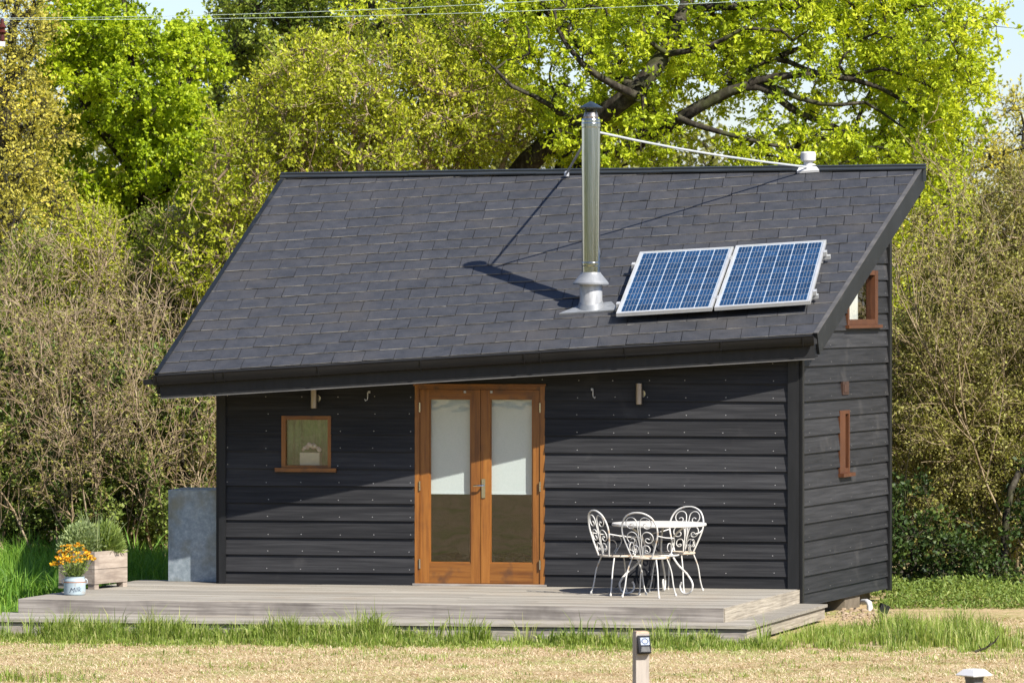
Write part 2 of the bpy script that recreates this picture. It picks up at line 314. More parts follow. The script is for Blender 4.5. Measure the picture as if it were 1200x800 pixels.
# ------------------------------------------------------------------ ground sheet
g = MB(); S = 1500
g.add([(-S, -S, 0), (S, -S, 0), (S, S, 0), (-S, S, 0)], [(0, 1, 2, 3)])
g = g.build('meadow_ground', M['ground']); tag(g, 'flat mown meadow of cut straw and patchy green', 'ground', kind='structure')

# ------------------------------------------------------------------ the cabin
Z = Vector((0, 0, 1)); DECK_Z = 0.33
Lf = Pz(258, 683, DECK_Z); Lf.z = 0
Rf = Pz(936, 690, DECK_Z); Rf.z = 0
FD = (Rf-Lf).normalized(); FN = Vector((FD.y, -FD.x, 0)); FL_ = (Rf-Lf).length      # front direction, outward normal
SV = Vector((1.186, 3.29, 0)); SD = SV.normalized(); SN = Vector((SD.y, -SD.x, 0)); SL = SV.length
ER = P(957, 390, 49.75); EL = P(183, 437, 49.93); RR = P(1080, 197, 53.73)
RN = (ER-EL).cross(RR-ER).normalized()
RL = Pplane(332, 207, ER, RN)
def roof_z(p, off=0.0):                    # height of the roof plane over a plan point
    return ER.z-(RN.x*(p.x-ER.x)+RN.y*(p.y-ER.y))/RN.z+off
def on_front(u, v, n=0.0):
    p = Pplane(u, v, Lf+FN*n, FN); return (p-Lf).dot(FD), p.z
def on_side(u, v, n=0.0):
    p = Pplane(u, v, Rf+SN*n, SN); return (p-Rf).dot(SD), p.z

cab = empty('timber_cabin', 'small black weatherboarded cabin with a sloping grey shingle roof', 'cabin', (Lf+Rf)/2+SV/2)

PITCH, Z0 = 0.183, 0.277
def clap(mb, O, D, N, zb, zt, srange, openings, nails=False, tb=0.034, tt=0.009):
    k = -1
    while True:
        za = Z0+PITCH*k; k += 1
        if za > zt: break
        ze = min(za+PITCH+0.012, zt); z_lo = max(za, zb)
        if ze <= z_lo+0.004: continue
        jit = random.uniform(-0.003, 0.004); ti = random.random()
        th = lambda z: tb+jit-(tb-tt)*(z-za)/PITCH
        br = sorted(set([z_lo, ze]+[z for o in openings for z in (o[2], o[3]) if z_lo < z < ze]))
        for a, b in zip(br[:-1], br[1:]):
            s0a, s1a = srange(a); s0b, s1b = srange(b)
            ivs = [(max(s0a, 0), s1a, s0b, s1b)]
            mid = (a+b)/2
            cuts = sorted([(o[0], o[1]) for o in openings if o[2]-1e-4 <= mid <= o[3]+1e-4])
            cur = []; sa, sb = s0a, s0b
            for c0, c1 in cuts:
                if c0 > sa: cur.append((sa, c0, sb, c0))
                sa, sb = c1, c1
            if s1a > sa: cur.append((sa, s1a, sb, s1b))
            for (xa, ya, xb, yb) in cur:
                if ya-xa < 0.005: continue
                q = lambda s, n, z: O+D*s+N*n+Z*z
                mb.hexa([q(xa, th(a), a), q(ya, th(a), a), q(ya, 0, a), q(xa, 0, a),
                         q(xb, th(b), b), q(yb, th(b), b), q(yb, 0, b), q(xb, 0, b)], 0, ti)
        if nails:
            z = za+0.036
            if z < z_lo+0.02: continue
            for s in nails:
                s2 = s+random.uniform(-0.02, 0.02)
                if any(o[0]-0.03 < s2 < o[1]+0.03 and o[2]-0.03 < z < o[3]+0.03 for o in openings): continue
                if not (srange(z)[0]+0.02 < s2 < srange(z)[1]-0.02): continue
                c = O+D*s2+N*(th(z)+0.003)+Z*(z+random.uniform(-0.006, 0.006))
                vs = [c+D*0.0058*math.cos(w*math.pi/3)+Z*0.0058*math.sin(w*math.pi/3) for w in range(6)]
                mb.add(vs, [(0, 1, 2, 3, 4, 5)], 1)

# openings
dS0, dZ1 = on_front(486, 452, 0.02); dS1, _ = on_front(638.5, 452, 0.02)
wS0, wZ1 = on_front(330, 487, 0.02); wS1, wZ0 = on_front(388, 549.5, 0.02)
hS0, hZ0 = on_side(991.5, 381, 0.02); hS1 = on_side(1027, 381, 0.02)[0]; hZ1 = roof_z(Rf+SD*hS0)-0.17
tS0, tZ1 = on_side(983, 481, 0.02); tS1, tZ0 = on_side(994.5, 553, 0.02)
# front wall
w = MB()
nail_s = [0.07, 0.52, 0.90, 1.30, 1.68, 2.06, 3.47, 3.86, 4.25, 4.62, 5.02, 5.42, 5.95]
clap(w, Lf, FD, FN, 0.20, 2.93, lambda z: (0.06, FL_-0.10), [(dS0, dS1, -1, dZ1), (wS0, wS1, wZ0, wZ1)], nail_s)
w.build('front_wall', [M['clad_x'], M['nail']], cab)
# right side wall, its top follows the roof
def srange_side(z):
    base = roof_z(Rf)-0.14; slope = (roof_z(Rf+SD)-roof_z(Rf))
    return (max(0.05, (z-base)/slope), SL-0.07)
w = MB()
clap(w, Rf, SD, SN, 0.14, 4.4, srange_side, [(hS0, hS1, hZ0, hZ1), (tS0, tS1, tZ0, tZ1)], [0.28, 1.1, 1.9, 2.75, 3.3])
w.build('side_wall', [M['clad_y'], M['nail']], cab)
# left side wall and back wall
w = MB()
clap(w, Lf+SV, -SD, -SN, 0.14, 4.4, lambda z: (0.0, SL-max(0.0, (z-roof_z(Lf)+0.14)/(roof_z(Lf+SD)-roof_z(Lf)))), [])
w.build('side_wall', [M['clad_y'], M['nail']], cab)
w = MB()
clap(w, Rf+SV, -FD, -FN, 0.14, min(roof_z(Rf+SV), roof_z(Lf+SV))-0.16, lambda z: (0, FL_), [])
w.build('back_wall', [M['clad_x'], M['nail']], cab)
# inside: floor and a dim lining so that the glass looks into a room
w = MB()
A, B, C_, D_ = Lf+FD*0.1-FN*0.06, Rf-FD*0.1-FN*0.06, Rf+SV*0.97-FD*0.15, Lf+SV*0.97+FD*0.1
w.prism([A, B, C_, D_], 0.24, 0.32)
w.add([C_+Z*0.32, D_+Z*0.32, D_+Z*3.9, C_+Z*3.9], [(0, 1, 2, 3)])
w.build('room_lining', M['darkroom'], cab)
# corner boards
def corner(Op, D1, N1, D2, N2, zb, zt, w1=0.09, w2=0.05):
    c = MB()
    c.box(Op, D1, N1, Z, -w1, 0.004, 0.002, 0.047, zb, zt); c.box(Op, D2, N2, Z, -0.006, w2, 0.0, 0.044, zb, zt, t=0.8)
    return c.build('corner_board', M['trim'], cab)
corner(Rf, FD, FN, SD, SN, 0.145, 2.95, 0.11, 0.06)
corner(Lf, -FD, FN, SD, -SN, 0.2, 2.92, 0.07, 0.07)
c = MB(); c.box(Rf+SV, SD, SN, Z, -0.08, 0.012, 0.001, 0.05, 0.12, roof_z(Rf+SV)-0.13); c.build('corner_board', M['trim'], cab)

# ---- roof: slab, shingles, ridge, fascia, barge boards, gutter
sl = MB(); dn = Z*0.10; up = -RN*0.016
sl.hexa([EL+up-dn, ER+up-dn, RR+up-dn, RL+up-dn, EL+up, ER+up, RR+up, RL+up])
roof = sl.build('roof', M['slab'], cab)
e_ = (ER-EL).normalized(); b_ = RN.cross(e_).normalized()
if b_.z < 0: b_ = -b_
def to2(p): d = p-EL; return (d.dot(e_), d.dot(b_))
quad = [to2(EL), to2(ER), to2(RR), to2(RL)]
area = sum(quad[i][0]*quad[(i+1) % 4][1]-quad[(i+1) % 4][0]*quad[i][1] for i in range(4))
if area < 0: quad = quad[::-1]
def clip(poly, conv):
    for i in range(len(conv)):
        a, b = conv[i], conv[(i+1) % len(conv)]; out = []
        ins = lambda p: (b[0]-a[0])*(p[1]-a[1])-(b[1]-a[1])*(p[0]-a[0])
        for j in range(len(poly)):
            p, q = poly[j], poly[(j+1) % len(poly)]; ip, iq = ins(p), ins(q)
            if ip >= 0: out.append(p)
            if (ip >= 0) != (iq >= 0):
                t = ip/(ip-iq); out.append((p[0]+(q[0]-p[0])*t, p[1]+(q[1]-p[1])*t))
        poly = out
        if len(poly) < 3: return []
    return poly
EXP, TW, SHEAR = 0.262, 0.305, 0.10
sh = MB(); k = 0
while k*EXP < 5.8:
    a0 = -0.6+(0.5*TW if k % 2 else 0)+random.uniform(-0.03, 0.03); x = a0
    while x < 9.5:
        wd = TW*random.uniform(0.93, 1.07); g_ = random.uniform(0.002, 0.005)
        y0 = k*EXP+random.uniform(-0.007, 0.007); y1 = k*EXP+EXP*1.32
        xs = SHEAR*y0; dr = random.uniform(-0.006, 0.006)
        poly = [(x+xs+g_, y0+dr), (x+wd+xs-g_, y0-dr), (x+wd+xs+SHEAR*(y1-y0)-g_, y1), (x+xs+SHEAR*(y1-y0)+g_, y1)]
        x += wd
        c = clip(poly, quad)
        if len(c) < 3: continue
        lift0 = random.uniform(0.015, 0.021); ti = min(1, max(0, random.gauss(0.5, 0.26)))
        top = []; bot = []
        for (px, py) in c:
            h = 0.0015+(lift0-0.0015)*(1-(py-y0)/(y1-y0)); base = EL+e_*px+b_*py+up
            top.append(base+RN*h); bot.append(base+RN*max(0.0003, h-0.009))
        n = len(c)
        sh.add(top, [tuple(range(n))], 0, ti)
        for i in range(n):
            j = (i+1) % n
            low = abs(c[i][1]-y0) < 0.012 and abs(c[j][1]-y0) < 0.012
            sh.add([bot[i], bot[j], top[j], top[i]], [(0, 1, 2, 3)], 1 if low else 0, ti)
    k += 1
sh.build('shingles', [M['slate'], M['slate_edge']], roof)
# ridge cap: folded metal in lengths
rc = MB(); rv = (RR-RL); rdir = rv.normalized(); rdn = RN.cross(rdir).normalized()
if rdn.z > 0: rdn = -rdn
nseg = 5
for i in range(nseg):
    a = RL+rv*(i/nseg)-rdir*(0.03 if i == 0 else 0.0); b = RL+rv*((i+1)/nseg)+rdir*(0.05 if i == nseg-1 else 0.012)
    ln = (b-a).length; h = 0.004*(i % 2)
    rc.box(a, rdir, rdn, RN, 0, ln, -0.02, 0.075, 0.012+h, 0.028+h, t=random.random())
    rc.box(a, rdir, -rdn, Z, 0, ln, 0.02, 0.035, -0.16, 0.022+h, t=random.random())
    rc.box(a, rdir, rdn, RN, 0, ln, -0.02, 0.012, 0.030+h, 0.044+h, t=random.random())
rc.build('ridge_cap', M['ridge'], cab)
# fascia below the eave, with a pale worn lower edge
fa = MB(); ev = ER-EL; el = ev.length; fn = Vector((e_.y, -e_.x, 0)).normalized()
zu = (Z-e_*e_.z).normalized()
fa.box(EL+e_*0.03, e_, fn, zu, 0, el-0.06, -0.03, -0.004, -0.262, -0.02, 0)
fa.box(EL+e_*0.03, e_, fn, zu, 0.005, el-0.065, -0.034, -0.001, -0.274, -0.263, 1)
fa.build('fascia_board', [M['trim'], M['drip']], cab)
# barge boards
def barge(a, b, side, name='barge_board'):
    m = MB(); d = (b-a).normalized(); out = Vector((d.y, -d.x, 0)).normalized()*side
    zz = (Z-d*d.z).normalized(); L_ = (b-a).length
    m.box(a, d, out, zz, -0.02, L_+0.01, -0.022, 0.012, -0.235, 0.0, 0)
    m.box(a, d, out, zz, -0.02, L_+0.01, -0.03, 0.018, 0.001, 0.011, 1 if side > 0 else 0)
    return m.build(name, [M['barge'], M['drip']], cab)
barge(ER, RR, 1); barge(EL, RL, -1)
# rear fascia under the ridge
m = MB(); m.box(RL, rdir, Vector((-rdir.y, rdir.x, 0)), Z, 0.05, rv.length-0.02, 0.0, 0.018, -0.32, -0.165); m.build('fascia_board', M['trim'], cab)
# soffit
m = MB(); q = [EL, ER]
m.hexa([EL-zu*0.25+fn*-0.032, ER-zu*0.25+fn*-0.032, ER-zu*0.25-fn*0.32, EL-zu*0.25-fn*1.0, EL-zu*0.235+fn*-0.032, ER-zu*0.235+fn*-0.032, ER-zu*0.235-fn*0.32, EL-zu*0.235-fn*1.0])
m.build('soffit', M['trim'], cab)
# gutter, half round channel with brackets
gu = MB(); gr_ = 0.062; gd_ = 0.10; GO = EL+fn*0.068-zu*0.030
n = 12; x0, x1 = -0.03, el-0.04
ring_o = [(gr_*math.cos(math.pi+math.pi*i/n), gd_*math.sin(math.pi+math.pi*i/n)) for i in range(n+1)]
ring_i = [(0.88*a, 0.88*b+0.001) for a, b in ring_o][::-1]
ring = ring_o+ring_i; kk = len(ring)
va = [GO+e_*x0+fn*a+zu*b for a, b in ring]; vb = [GO+e_*x1+fn*a+zu*b for a, b in ring]
gu.add(va+vb, [(i, (i+1) % kk, kk+(i+1) % kk, kk+i) for i in range(kk)], 0, 0.5, True)
for vv in (va, vb): gu.add(vv[:n+1], [tuple(range(n+1))])
gu.tube([GO+e_*x0+fn*gr_, GO+e_*x1+fn*gr_], 0.006, 6)
gu.box(GO, e_, fn, zu, -0.13, -0.02, -0.05, 0.045, -0.085, -0.03)
gutter = gu.build('gutter', M['gutter'], cab)
for s in (0.02, 0.62, 0.72, 1.7, 2.77, 3.85, 4.02, 4.9, 5.9, 6.75):
    br = MB(); arc = [GO+e_*s+fn*((gr_+0.006)*math.cos(math.pi+math.pi*i/10))+zu*((gd_+0.006)*math.sin(math.pi+math.pi*i/10)) for i in range(11)]
    br.tube(arc, 0.007, 5); br.box(GO+e_*s, e_, fn, zu, -0.008, 0.008, -gr_-0.008, -gr_+0.004, -0.06, -0.002)
    br.build('bracket', M['gutter'], gutter)

# ---- french doors
def pane(O, D, N, s0, s1, n0, z0, z1, par_):
    q = lambda a, z: O+D*a+N*n0+Z*z
    vs = [q(s0, z0), q(s1, z0), q(s1, z1), q(s0, z1)]
    if (vs[1]-vs[0]).cross(vs[3]-vs[0]).dot(N) < 0: vs = vs[::-1]
    m = MB(); m.add(vs, [(0, 1, 2, 3)]); return m.build('pane', M['glass'], par_)
def frame_rect(mb, O, D, N, s0, s1, z0, z1, wl, wr, wb, wt, n0, n1, mv=0, mh=1):
    mb.box(O, D, N, Z, s0, s0+wl, n0, n1, z0, z1, mv, random.random())
    mb.box(O, D, N, Z, s1-wr, s1, n0, n1, z0, z1, mv, random.random())
    mb.box(O, D, N, Z, s0+wl+0.0005, s1-wr-0.0005, n0, n1-0.0015, z0, z0+wb, mh, random.random())
    mb.box(O, D, N, Z, s0+wl+0.0005, s1-wr-0.0005, n0, n1-0.0015, z1-wt, z1, mh, random.random())
fr = MB()
frame_rect(fr, Lf, FD, FN, dS0, dS1, DECK_Z+0.004, dZ1, 0.052, 0.052, 0.022, 0.035, -0.07, 0.018)
fr.box(Lf, FD, FN, Z, dS0-0.012, dS1+0.012, 0.0, 0.045, dZ1+0.001, dZ1+0.022, 1)
fr.build('door_frame', [M['oak_v'], M['oak_h']], cab)
midS = on_front(563.3, 560, 0.01)[0]
z_lo, z_hi = DECK_Z+0.03, dZ1-0.04
gz0 = on_front(528, 659.5, 0.01)[1]; gz1 = on_front(528, 468, 0.01)[1]; bz = on_front(528, 578, -0.05)[1]
for side, (s0, s1, gu0, gu1) in enumerate([(dS0+0.056, midS-0.003, 503, 552), (midS+0.003, dS1-0.056, 574, 624.5)]):
    g0, g1 = on_front(gu0, 560, 0.01)[0], on_front(gu1, 560, 0.01)[0]
    d = MB(); frame_rect(d, Lf, FD, FN, s0, s1, z_lo, z_hi, g0-s0, s1-g1, gz0-z_lo, z_hi-gz1, -0.045, 0.006)
    for (a, b, c_, e2) in ((g0, g0+0.014, gz0, gz1), (g1-0.014, g1, gz0, gz1)): d.box(Lf, FD, FN, Z, a, b, -0.03, -0.004, c_, e2, 0, 0.9)
    d.box(Lf, FD, FN, Z, g0, g1, -0.03, -0.003, gz0, gz0+0.014, 1, 0.9)
    door = d.build('door', [M['oak_v'], M['oak_h']], cab)
    pane(Lf, FD, FN, g0-0.004, g1+0.004, -0.020, gz0-0.004, gz1+0.004, door)
    b = MB()
    zs = [bz]+[gz1+0.1]
    b.box(Lf, FD, FN, Z, g0-0.03, g1+0.03, -0.062, -0.059, bz+0.012, gz1+0.05); b.box(Lf, FD, FN, Z, g0-0.03, g1+0.03, -0.066, -0.055, bz-0.006, bz+0.013, 0, 0.9)
    b.build('blind', M['blind'], door)
    for hz in (477, 569, 660):
        h = MB(); hs = dS0+0.053 if side == 0 else dS1-0.053; zc = on_front(490, hz)[1]
        h.tube([Lf+FD*hs+FN*0.022+Z*(zc-0.05), Lf+FD*hs+FN*0.022+Z*(zc+0.05)], 0.010, 8); h.build('hinge', M['steel'], door)
    kn = MB(); c0 = Lf+FD*on_front(545 if side == 0 else 576, 459)[0]+Z*on_front(545, 459)[1]
    kn.box(c0, FD, FN, Z, -0.012, 0.012, 0.006, 0.014, -0.012, 0.012); kn.build('catch_plate', M['galv'], door)
    if side == 1:
        hh = MB(); hs, hz = on_front(566.8, 572); c0 = Lf+FD*hs+Z*hz
        hh.box(c0, FD, FN, Z, -0.02, 0.02, 0.006, 0.016, -0.10, 0.10)
        hh.tube([c0+FN*0.016+Z*0.03, c0+FN*0.055+Z*0.03, c0+FN*0.06+Z*0.03-FD*0.02, c0+FN*0.06+Z*0.028-FD*0.10], 0.010, 8)
        hh.lathe(c0+Z*-0.05, [(0.0001, 0), (0.009, 0.0), (0.009, 0.02), (0.0001, 0.02)], 8)
        hh.build('handle', M['steel'], door)
th = MB(); th.box(Lf, FD, FN, Z, dS0-0.02, dS1+0.02, 0.0, 0.05, DECK_Z+0.002, DECK_Z+0.022); th.build('threshold', M['deck_side'], cab)

# ---- front window with a curtain and a box of flowers behind the glass
wf = MB(); frame_rect(wf, Lf, FD, FN, wS0, wS1, wZ0, wZ1, 0.045, 0.036, 0.04, 0.042, -0.05, 0.03)
win = wf.build('window', [M['oak_v'], M['oak_h']], cab)
pane(Lf, FD, FN, wS0+0.04, wS1-0.03, -0.014, wZ0+0.035, wZ1-0.035, win)
m = MB(); s0, z1 = on_front(322, 548, 0.06); s1, z0 = on_front(393.5, 553, 0.06)
m.box(Lf, FD, FN, Z, s0, s1, -0.02, 0.065, z0, z1, 1); m.build('sill', [M['oak_v'], M['oak_h']], win)
m = MB()
n = 40; vs = []; 
for i in range(n+1):
    s = wS0-0.1+(wS1-wS0+0.2)*i/n; dpt = -0.30+0.018*math.sin(i*1.35)
    vs += [Lf+FD*s+FN*dpt+Z*(wZ0-0.2), Lf+FD*s+FN*dpt+Z*(wZ1+0.15)]
m.add(vs, [(2*i, 2*i+2, 2*i+3, 2*i+1) for i in range(n)], 0, 0.5, True); m.build('curtain', M['green_cloth'], win)
bx0, bz1 = on_front(352, 530, -0.1); bx1 = on_front(375, 530, -0.1)[0]
m = MB(); m.box(Lf, FD, FN, Z, bx0, bx1, -0.20, -0.07, wZ0-0.02, bz1)
fb = m.build('flower_box', M['cream'], cab)
m = MB()
for i in range(9):
    c0 = Lf+FD*(bx0+0.02+(bx1-bx0-0.03)*(i/8))+FN*(-0.13+random.uniform(-.03, .03))+Z*(bz1+0.03+0.06*math.sin(i/8*math.pi)*random.uniform(.6, 1))
    r0 = random.uniform(0.018, 0.034)
    m.lathe(c0, [(0.001, -r0), (r0*.7, -r0*.7), (r0, 0), (r0*.7, r0*.7), (0.001, r0)], 8)
m.build('flowers', M['pinkish'], fb)

# ---- side windows
wf = MB(); frame_rect(wf, Rf, SD, SN, hS0, hS1, hZ0, hZ1, 0.07, 0.12, 0.06, 0.05, -0.06, 0.04)
win = wf.build('window', [M['oak_s'], M['oak_s']], cab)
pane(Rf, SD, SN, hS0+0.09, hS1-0.12, -0.014, hZ0+0.05, hZ1-0.04, win)
m = MB(); m.box(Rf, SD, SN, Z, hS0-0.07, hS1+0.07, -0.02, 0.075, hZ0-0.035, hZ0-0.001); m.build('sill', M['oak_s'], win)
m = MB(); vs = []
for i in range(21):
    s = hS0+0.05+0.72*(hS1-hS0)*i/20; dpt = -0.12+0.02*math.sin(i*1.7)
    vs += [Rf+SD*s+SN*dpt+Z*hZ0, Rf+SD*s+SN*dpt+Z*hZ1]
m.add(vs, [(2*i, 2*i+2, 2*i+3, 2*i+1) for i in range(20)], 0, 0.5, True); m.build('curtain', M['curtain'], win)
wf = MB(); frame_rect(wf, Rf, SD, SN, tS0, tS1, tZ0, tZ1, 0.21, 0.05, 0.05, 0.04, -0.06, 0.035)
win = wf.build('window', [M['oak_s'], M['oak_s']], cab)
pane(Rf, SD, SN, tS0+0.205, tS1-0.045, -0.014, tZ0+0.045, tZ1-0.035, win)
m = MB(); m.box(Rf, SD, SN, Z, tS0-0.03, tS1+0.05, -0.02, 0.085, tZ0-0.04, tZ0-0.001); m.build('sill', M['oak_s'], win)
m = MB(); s0, z1 = on_side(986.5, 447, 0.03); s1, z0 = on_side(993.5, 462, 0.03)
m.box(Rf, SD, SN, Z, s0, s1, 0.0, 0.045, z0, z1, 0); m.box(Rf, SD, SN, Z, s0+0.03, s1-0.03, 0.045, 0.052, z0+0.025, z1-0.03, 0, 0.1); m.build('vent_cover', M['brown'], cab)

# ---- piers and the overflow pipe
for q in (Rf+SV*0.66-FD*0.12, Rf+SV*0.97-FD*0.3, Rf+SV*0.15-FD*0.35, Lf+SV*0.93+FD*0.3, (Lf+Rf)/2+SV*0.93):
    m = MB(); m.box(q, FD, SD, Z, -0.22, 0.12, -0.55, 0.05, -0.05, 0.142); m.build('pier', M['pier'], cab)
ow = P(1016.5, 706, 51.6)
m = MB(); m.tube([ow+Vector((-0.04, 0.16, 0.0)), ow+Vector((-0.005, 0.03, 0.01)), ow+Vector((0.015, -.02, 0.0)), ow+Vector((0.022, -.03, -0.03)), ow+Vector((0.022, -.03, -0.12))], 0.032, 10)
m.build('overflow_pipe', M['white_pl'], cab)

# ---- flue
fb_ = Pplane(692.5, 360, ER, RN); FY = fb_.y
sc = FY/F
def fz(v): return HC-(v-VH)*sc
fo = Vector((fb_.x, fb_.y, 0))
m = MB(); m.lathe(fo, [(0.098, fz(324)), (0.098, fz(312)), (0.101, fz(311)), (0.101, fz(308)), (0.098, fz(307)), (0.098, fz(150)), (0.102, fz(149)), (0.102, fz(145)), (0.099, fz(144)), (0.099, fz(141)), (0.094, fz(139.5))], 40)
flue = m.build('flue_pipe', M['steel'], cab)
m = MB(); m.lathe(fo, [(0.121, fb_.z-0.15), (0.121, fz(328))], 32); m.build('base_pipe', M['galv'], flue)
m = MB(); m.lathe(fo, [(0.190, fz(333.5)), (0.191, fz(331.5)), (0.112, fz(321)), (0.104, fz(319)), (0.1035, fz(322)), (0.1835, fz(333))], 36); m.build('storm_collar', M['lead'], flue)
m = MB()
q0 = to2(fb_)
def rp(a, b, h): return EL+e_*(q0[0]+a)+b_*(q0[1]+b)+RN*h
m.hexa([rp(-0.34, -0.15, 0.0), rp(0.30, -0.15, 0.0), rp(0.22, 0.12, -0.012), rp(-0.14, 0.06, -0.012), rp(-0.34, -0.15, 0.019), rp(0.30, -0.15, 0.019), rp(0.22, 0.12, 0.003), rp(-0.14, 0.06, 0.003)])
vs = [];  nn = 24
for j in range(nn):
    w_ = 2*math.pi*j/nn; a, b = math.cos(w_), math.sin(w_)
    pb = rp(0.14*a, 0.14*b, 0.015); pt = fo+Vector((0.123*a, 0.123*b, 0)); pt.z = roof_z(pt)+0.075
    vs += [pb, pt]
m.add(vs, [(2*j, (2*j+2) % (2*nn), (2*j+3) % (2*nn), 2*j+1) for j in range(nn)], 0, 0.5, True)
m.build('flashing', M['lead'], flue)
m = MB(); m.lathe(fo, [(0.078, fz(141)), (0.080, fz(137)), (0.072, fz(133.5)), (0.07, fz(132))], 24, 0)
m.build('neck', M['steel_dk'], flue)
m = MB(); m.lathe(fo, [(0.122, fz(126.8)), (0.124, fz(126.0)), (0.07, fz(122.5)), (0.014, fz(119.2)), (0.002, fz(118.8))], 28)
for j in range(4):
    w_ = math.pi/4+j*math.pi/2; d = Vector((math.cos(w_), math.sin(w_), 0))
    m.tube([fo+d*0.073+Z*fz(134), fo+d*0.085+Z*fz(126.5)], 0.007, 5)
m.build('cowl', M['cowl'], flue)
at = fo+Z*fz(153.5)
rdp = lambda u: RL+rv*((u-332)/(1080-332))
m = MB(); e1 = Pplane(946, 196, ER+RN*0.05, RN); d1 = (e1-at).normalized()
m.tube([at+d1*0.09]+[at.lerp(e1, t)-Z*0.035*math.sin(math.pi*t) for t in (0.2, 0.4, 0.6, 0.8)]+[e1], 0.0125, 8); m.build('stay_rod', M['white_rod'], flue)
m = MB(); e2 = Pplane(664, 203.5, ER+RN*0.05, RN); d2 = (e2-at).normalized()
m.tube([at+d2*0.09, e2], 0.013, 8); m.lathe(e2-Z*0.03, [(0.03, 0), (0.03, 0.04), (0.012, 0.06)], 10); m.build('stay_rod', M['galv'], flue)

# ---- vent pipe at the ridge
vb_ = Pplane(947, 199, ER, RN); vs_ = vb_.y/F; vo = Vector((vb_.x, vb_.y, 0)); vz = lambda v: HC-(v-VH)*vs_
m = MB(); m.lathe(vo, [(0.055, vb_.z-0.06), (0.05, vz(196)), (0.05, vz(186))], 20)
m.lathe(vo, [(0.066, vz(189.5)), (0.085, vz(188)), (0.086, vz(179.5)), (0.075, vz(178)), (0.02, vz(177.6)), (0.001, vz(177.5))], 20)
q0 = to2(vb_); m.hexa([rp(-0.13, -0.09, 0.0), rp(0.12, -0.09, 0.0), rp(0.12, 0.08, 0.0), rp(-0.13, 0.08, 0.0), rp(-0.13, -0.09, 0.028), rp(0.12, -0.09, 0.028), rp(0.07, 0.05, 0.05), rp(-0.08, 0.05, 0.05)])
m.build('vent_pipe', M['white_pl'], cab)

# ------------------------------------------------------------------ solar panels
def solar(corners, label):
    """corners (u,v): bottom-left, bottom-right, top-right, top-left"""
    off = ER+RN*0.13
    bl, br, tr_, tl = [Pplane(u, v, off, RN) for u, v in corners]
    root = empty('photovoltaic_module', label, 'solar panel', (bl+br+tr_+tl)/4, 'solar panels on the cabin roof')
    q = lambda a, b, h=0.0: (bl*(1-a)+br*a)*(1-b)+(tl*(1-a)+tr_*a)*b+RN*h
    fw, fh = 0.028, 0.017
    m = MB()
    for (a0, a1, b0, b1) in ((0, fw, 0, 1), (1-fw, 1, 0, 1), (fw, 1-fw, 0, fh), (fw, 1-fw, 1-fh, 1)):
        m.hexa([q(a0, b0, -0.04), q(a1, b0, -0.04), q(a1, b1, -0.04), q(a0, b1, -0.04), q(a0, b0, 0), q(a1, b0, 0), q(a1, b1, 0), q(a0, b1, 0)])
    m.build('frame', M['alu'], root)
    m = MB(); m.hexa([q(fw, fh, -0.03), q(1-fw, fh, -0.03), q(1-fw, 1-fh, -0.03), q(fw, 1-fh, -0.03), q(fw, fh, -0.006), q(1-fw, fh, -0.006), q(1-fw, 1-fh, -0.006), q(fw, 1-fh, -0.006)])
    m.build('backsheet', M['cellback'], root)
    m = MB(); na, nb = 6, 10
    for i in range(na):
        for j in range(nb):
            a0 = fw+0.012+(1-2*fw-0.024)*i/na+0.0055; a1 = fw+0.012+(1-2*fw-0.024)*(i+1)/na-0.0055
            b0 = fh+0.010+(1-2*fh-0.02)*j/nb+0.0026; b1 = fh+0.010+(1-2*fh-0.02)*(j+1)/nb-0.0026
            ca, cb = 0.006, 0.004
            ring = [(a0+ca, b0), (a1-ca, b0), (a1, b0+cb), (a1, b1-cb), (a1-ca, b1), (a0+ca, b1), (a0, b1-cb), (a0, b0+cb)]
            m.add([q(a, b, -0.004) for a, b in ring], [tuple(range(8))], 0, random.random())
            for t in (0.26, 0.5, 0.74):     # busbars
                ax = a0+(a1-a0)*t
                m.add([q(ax-0.0012, b0, -0.003), q(ax+0.0012, b0, -0.003), q(ax+0.0012, b1, -0.003), q(ax-0.0012, b1, -0.003)], [(0, 1, 2, 3)], 1)
    m.build('cells', [M['cell'], M['alu']], root)
    for b in (0.16, 0.80):
        m = MB(); d = (q(1, b)-q(0, b)).normalized(); bd = (q(0, 1)-q(0, 0)).normalized()
        m.box(q(0, b, -0.085), d, bd, RN, -0.05, (br-bl).length+0.05, -0.02, 0.02, 0.0, 0.042); 
        for s in (0.03, (br-bl).length-0.06): m.box(q(0, b, -0.085), d, bd, RN, s, s+0.03, -0.015, 0.015, -0.045, 0.0)
        m.build('rail', M['alu'], root)
    for (a, b) in ((-0.02, 0.16), (-0.02, 0.80), (1.02, 0.16), (1.02, 0.80)):
        m = MB(); d = (q(1, b)-q(0, b)).normalized(); bd = (q(0, 1)-q(0, 0)).normalized()
        m.box(q(a, b), d, bd, RN, -0.018, 0.018, -0.03, 0.03, -0.041, 0.006); m.build('clamp', M['alu'], root)
    return root
solar([(722, 367), (834.3, 360.3), (859.8, 288.8), (750, 295)], 'blue solar panel on the roof, the one next to the steel flue')
solar([(837, 360), (949.5, 352.5), (968.5, 281), (862.5, 287.5)], 'blue solar panel on the roof, the one nearer the right roof edge')

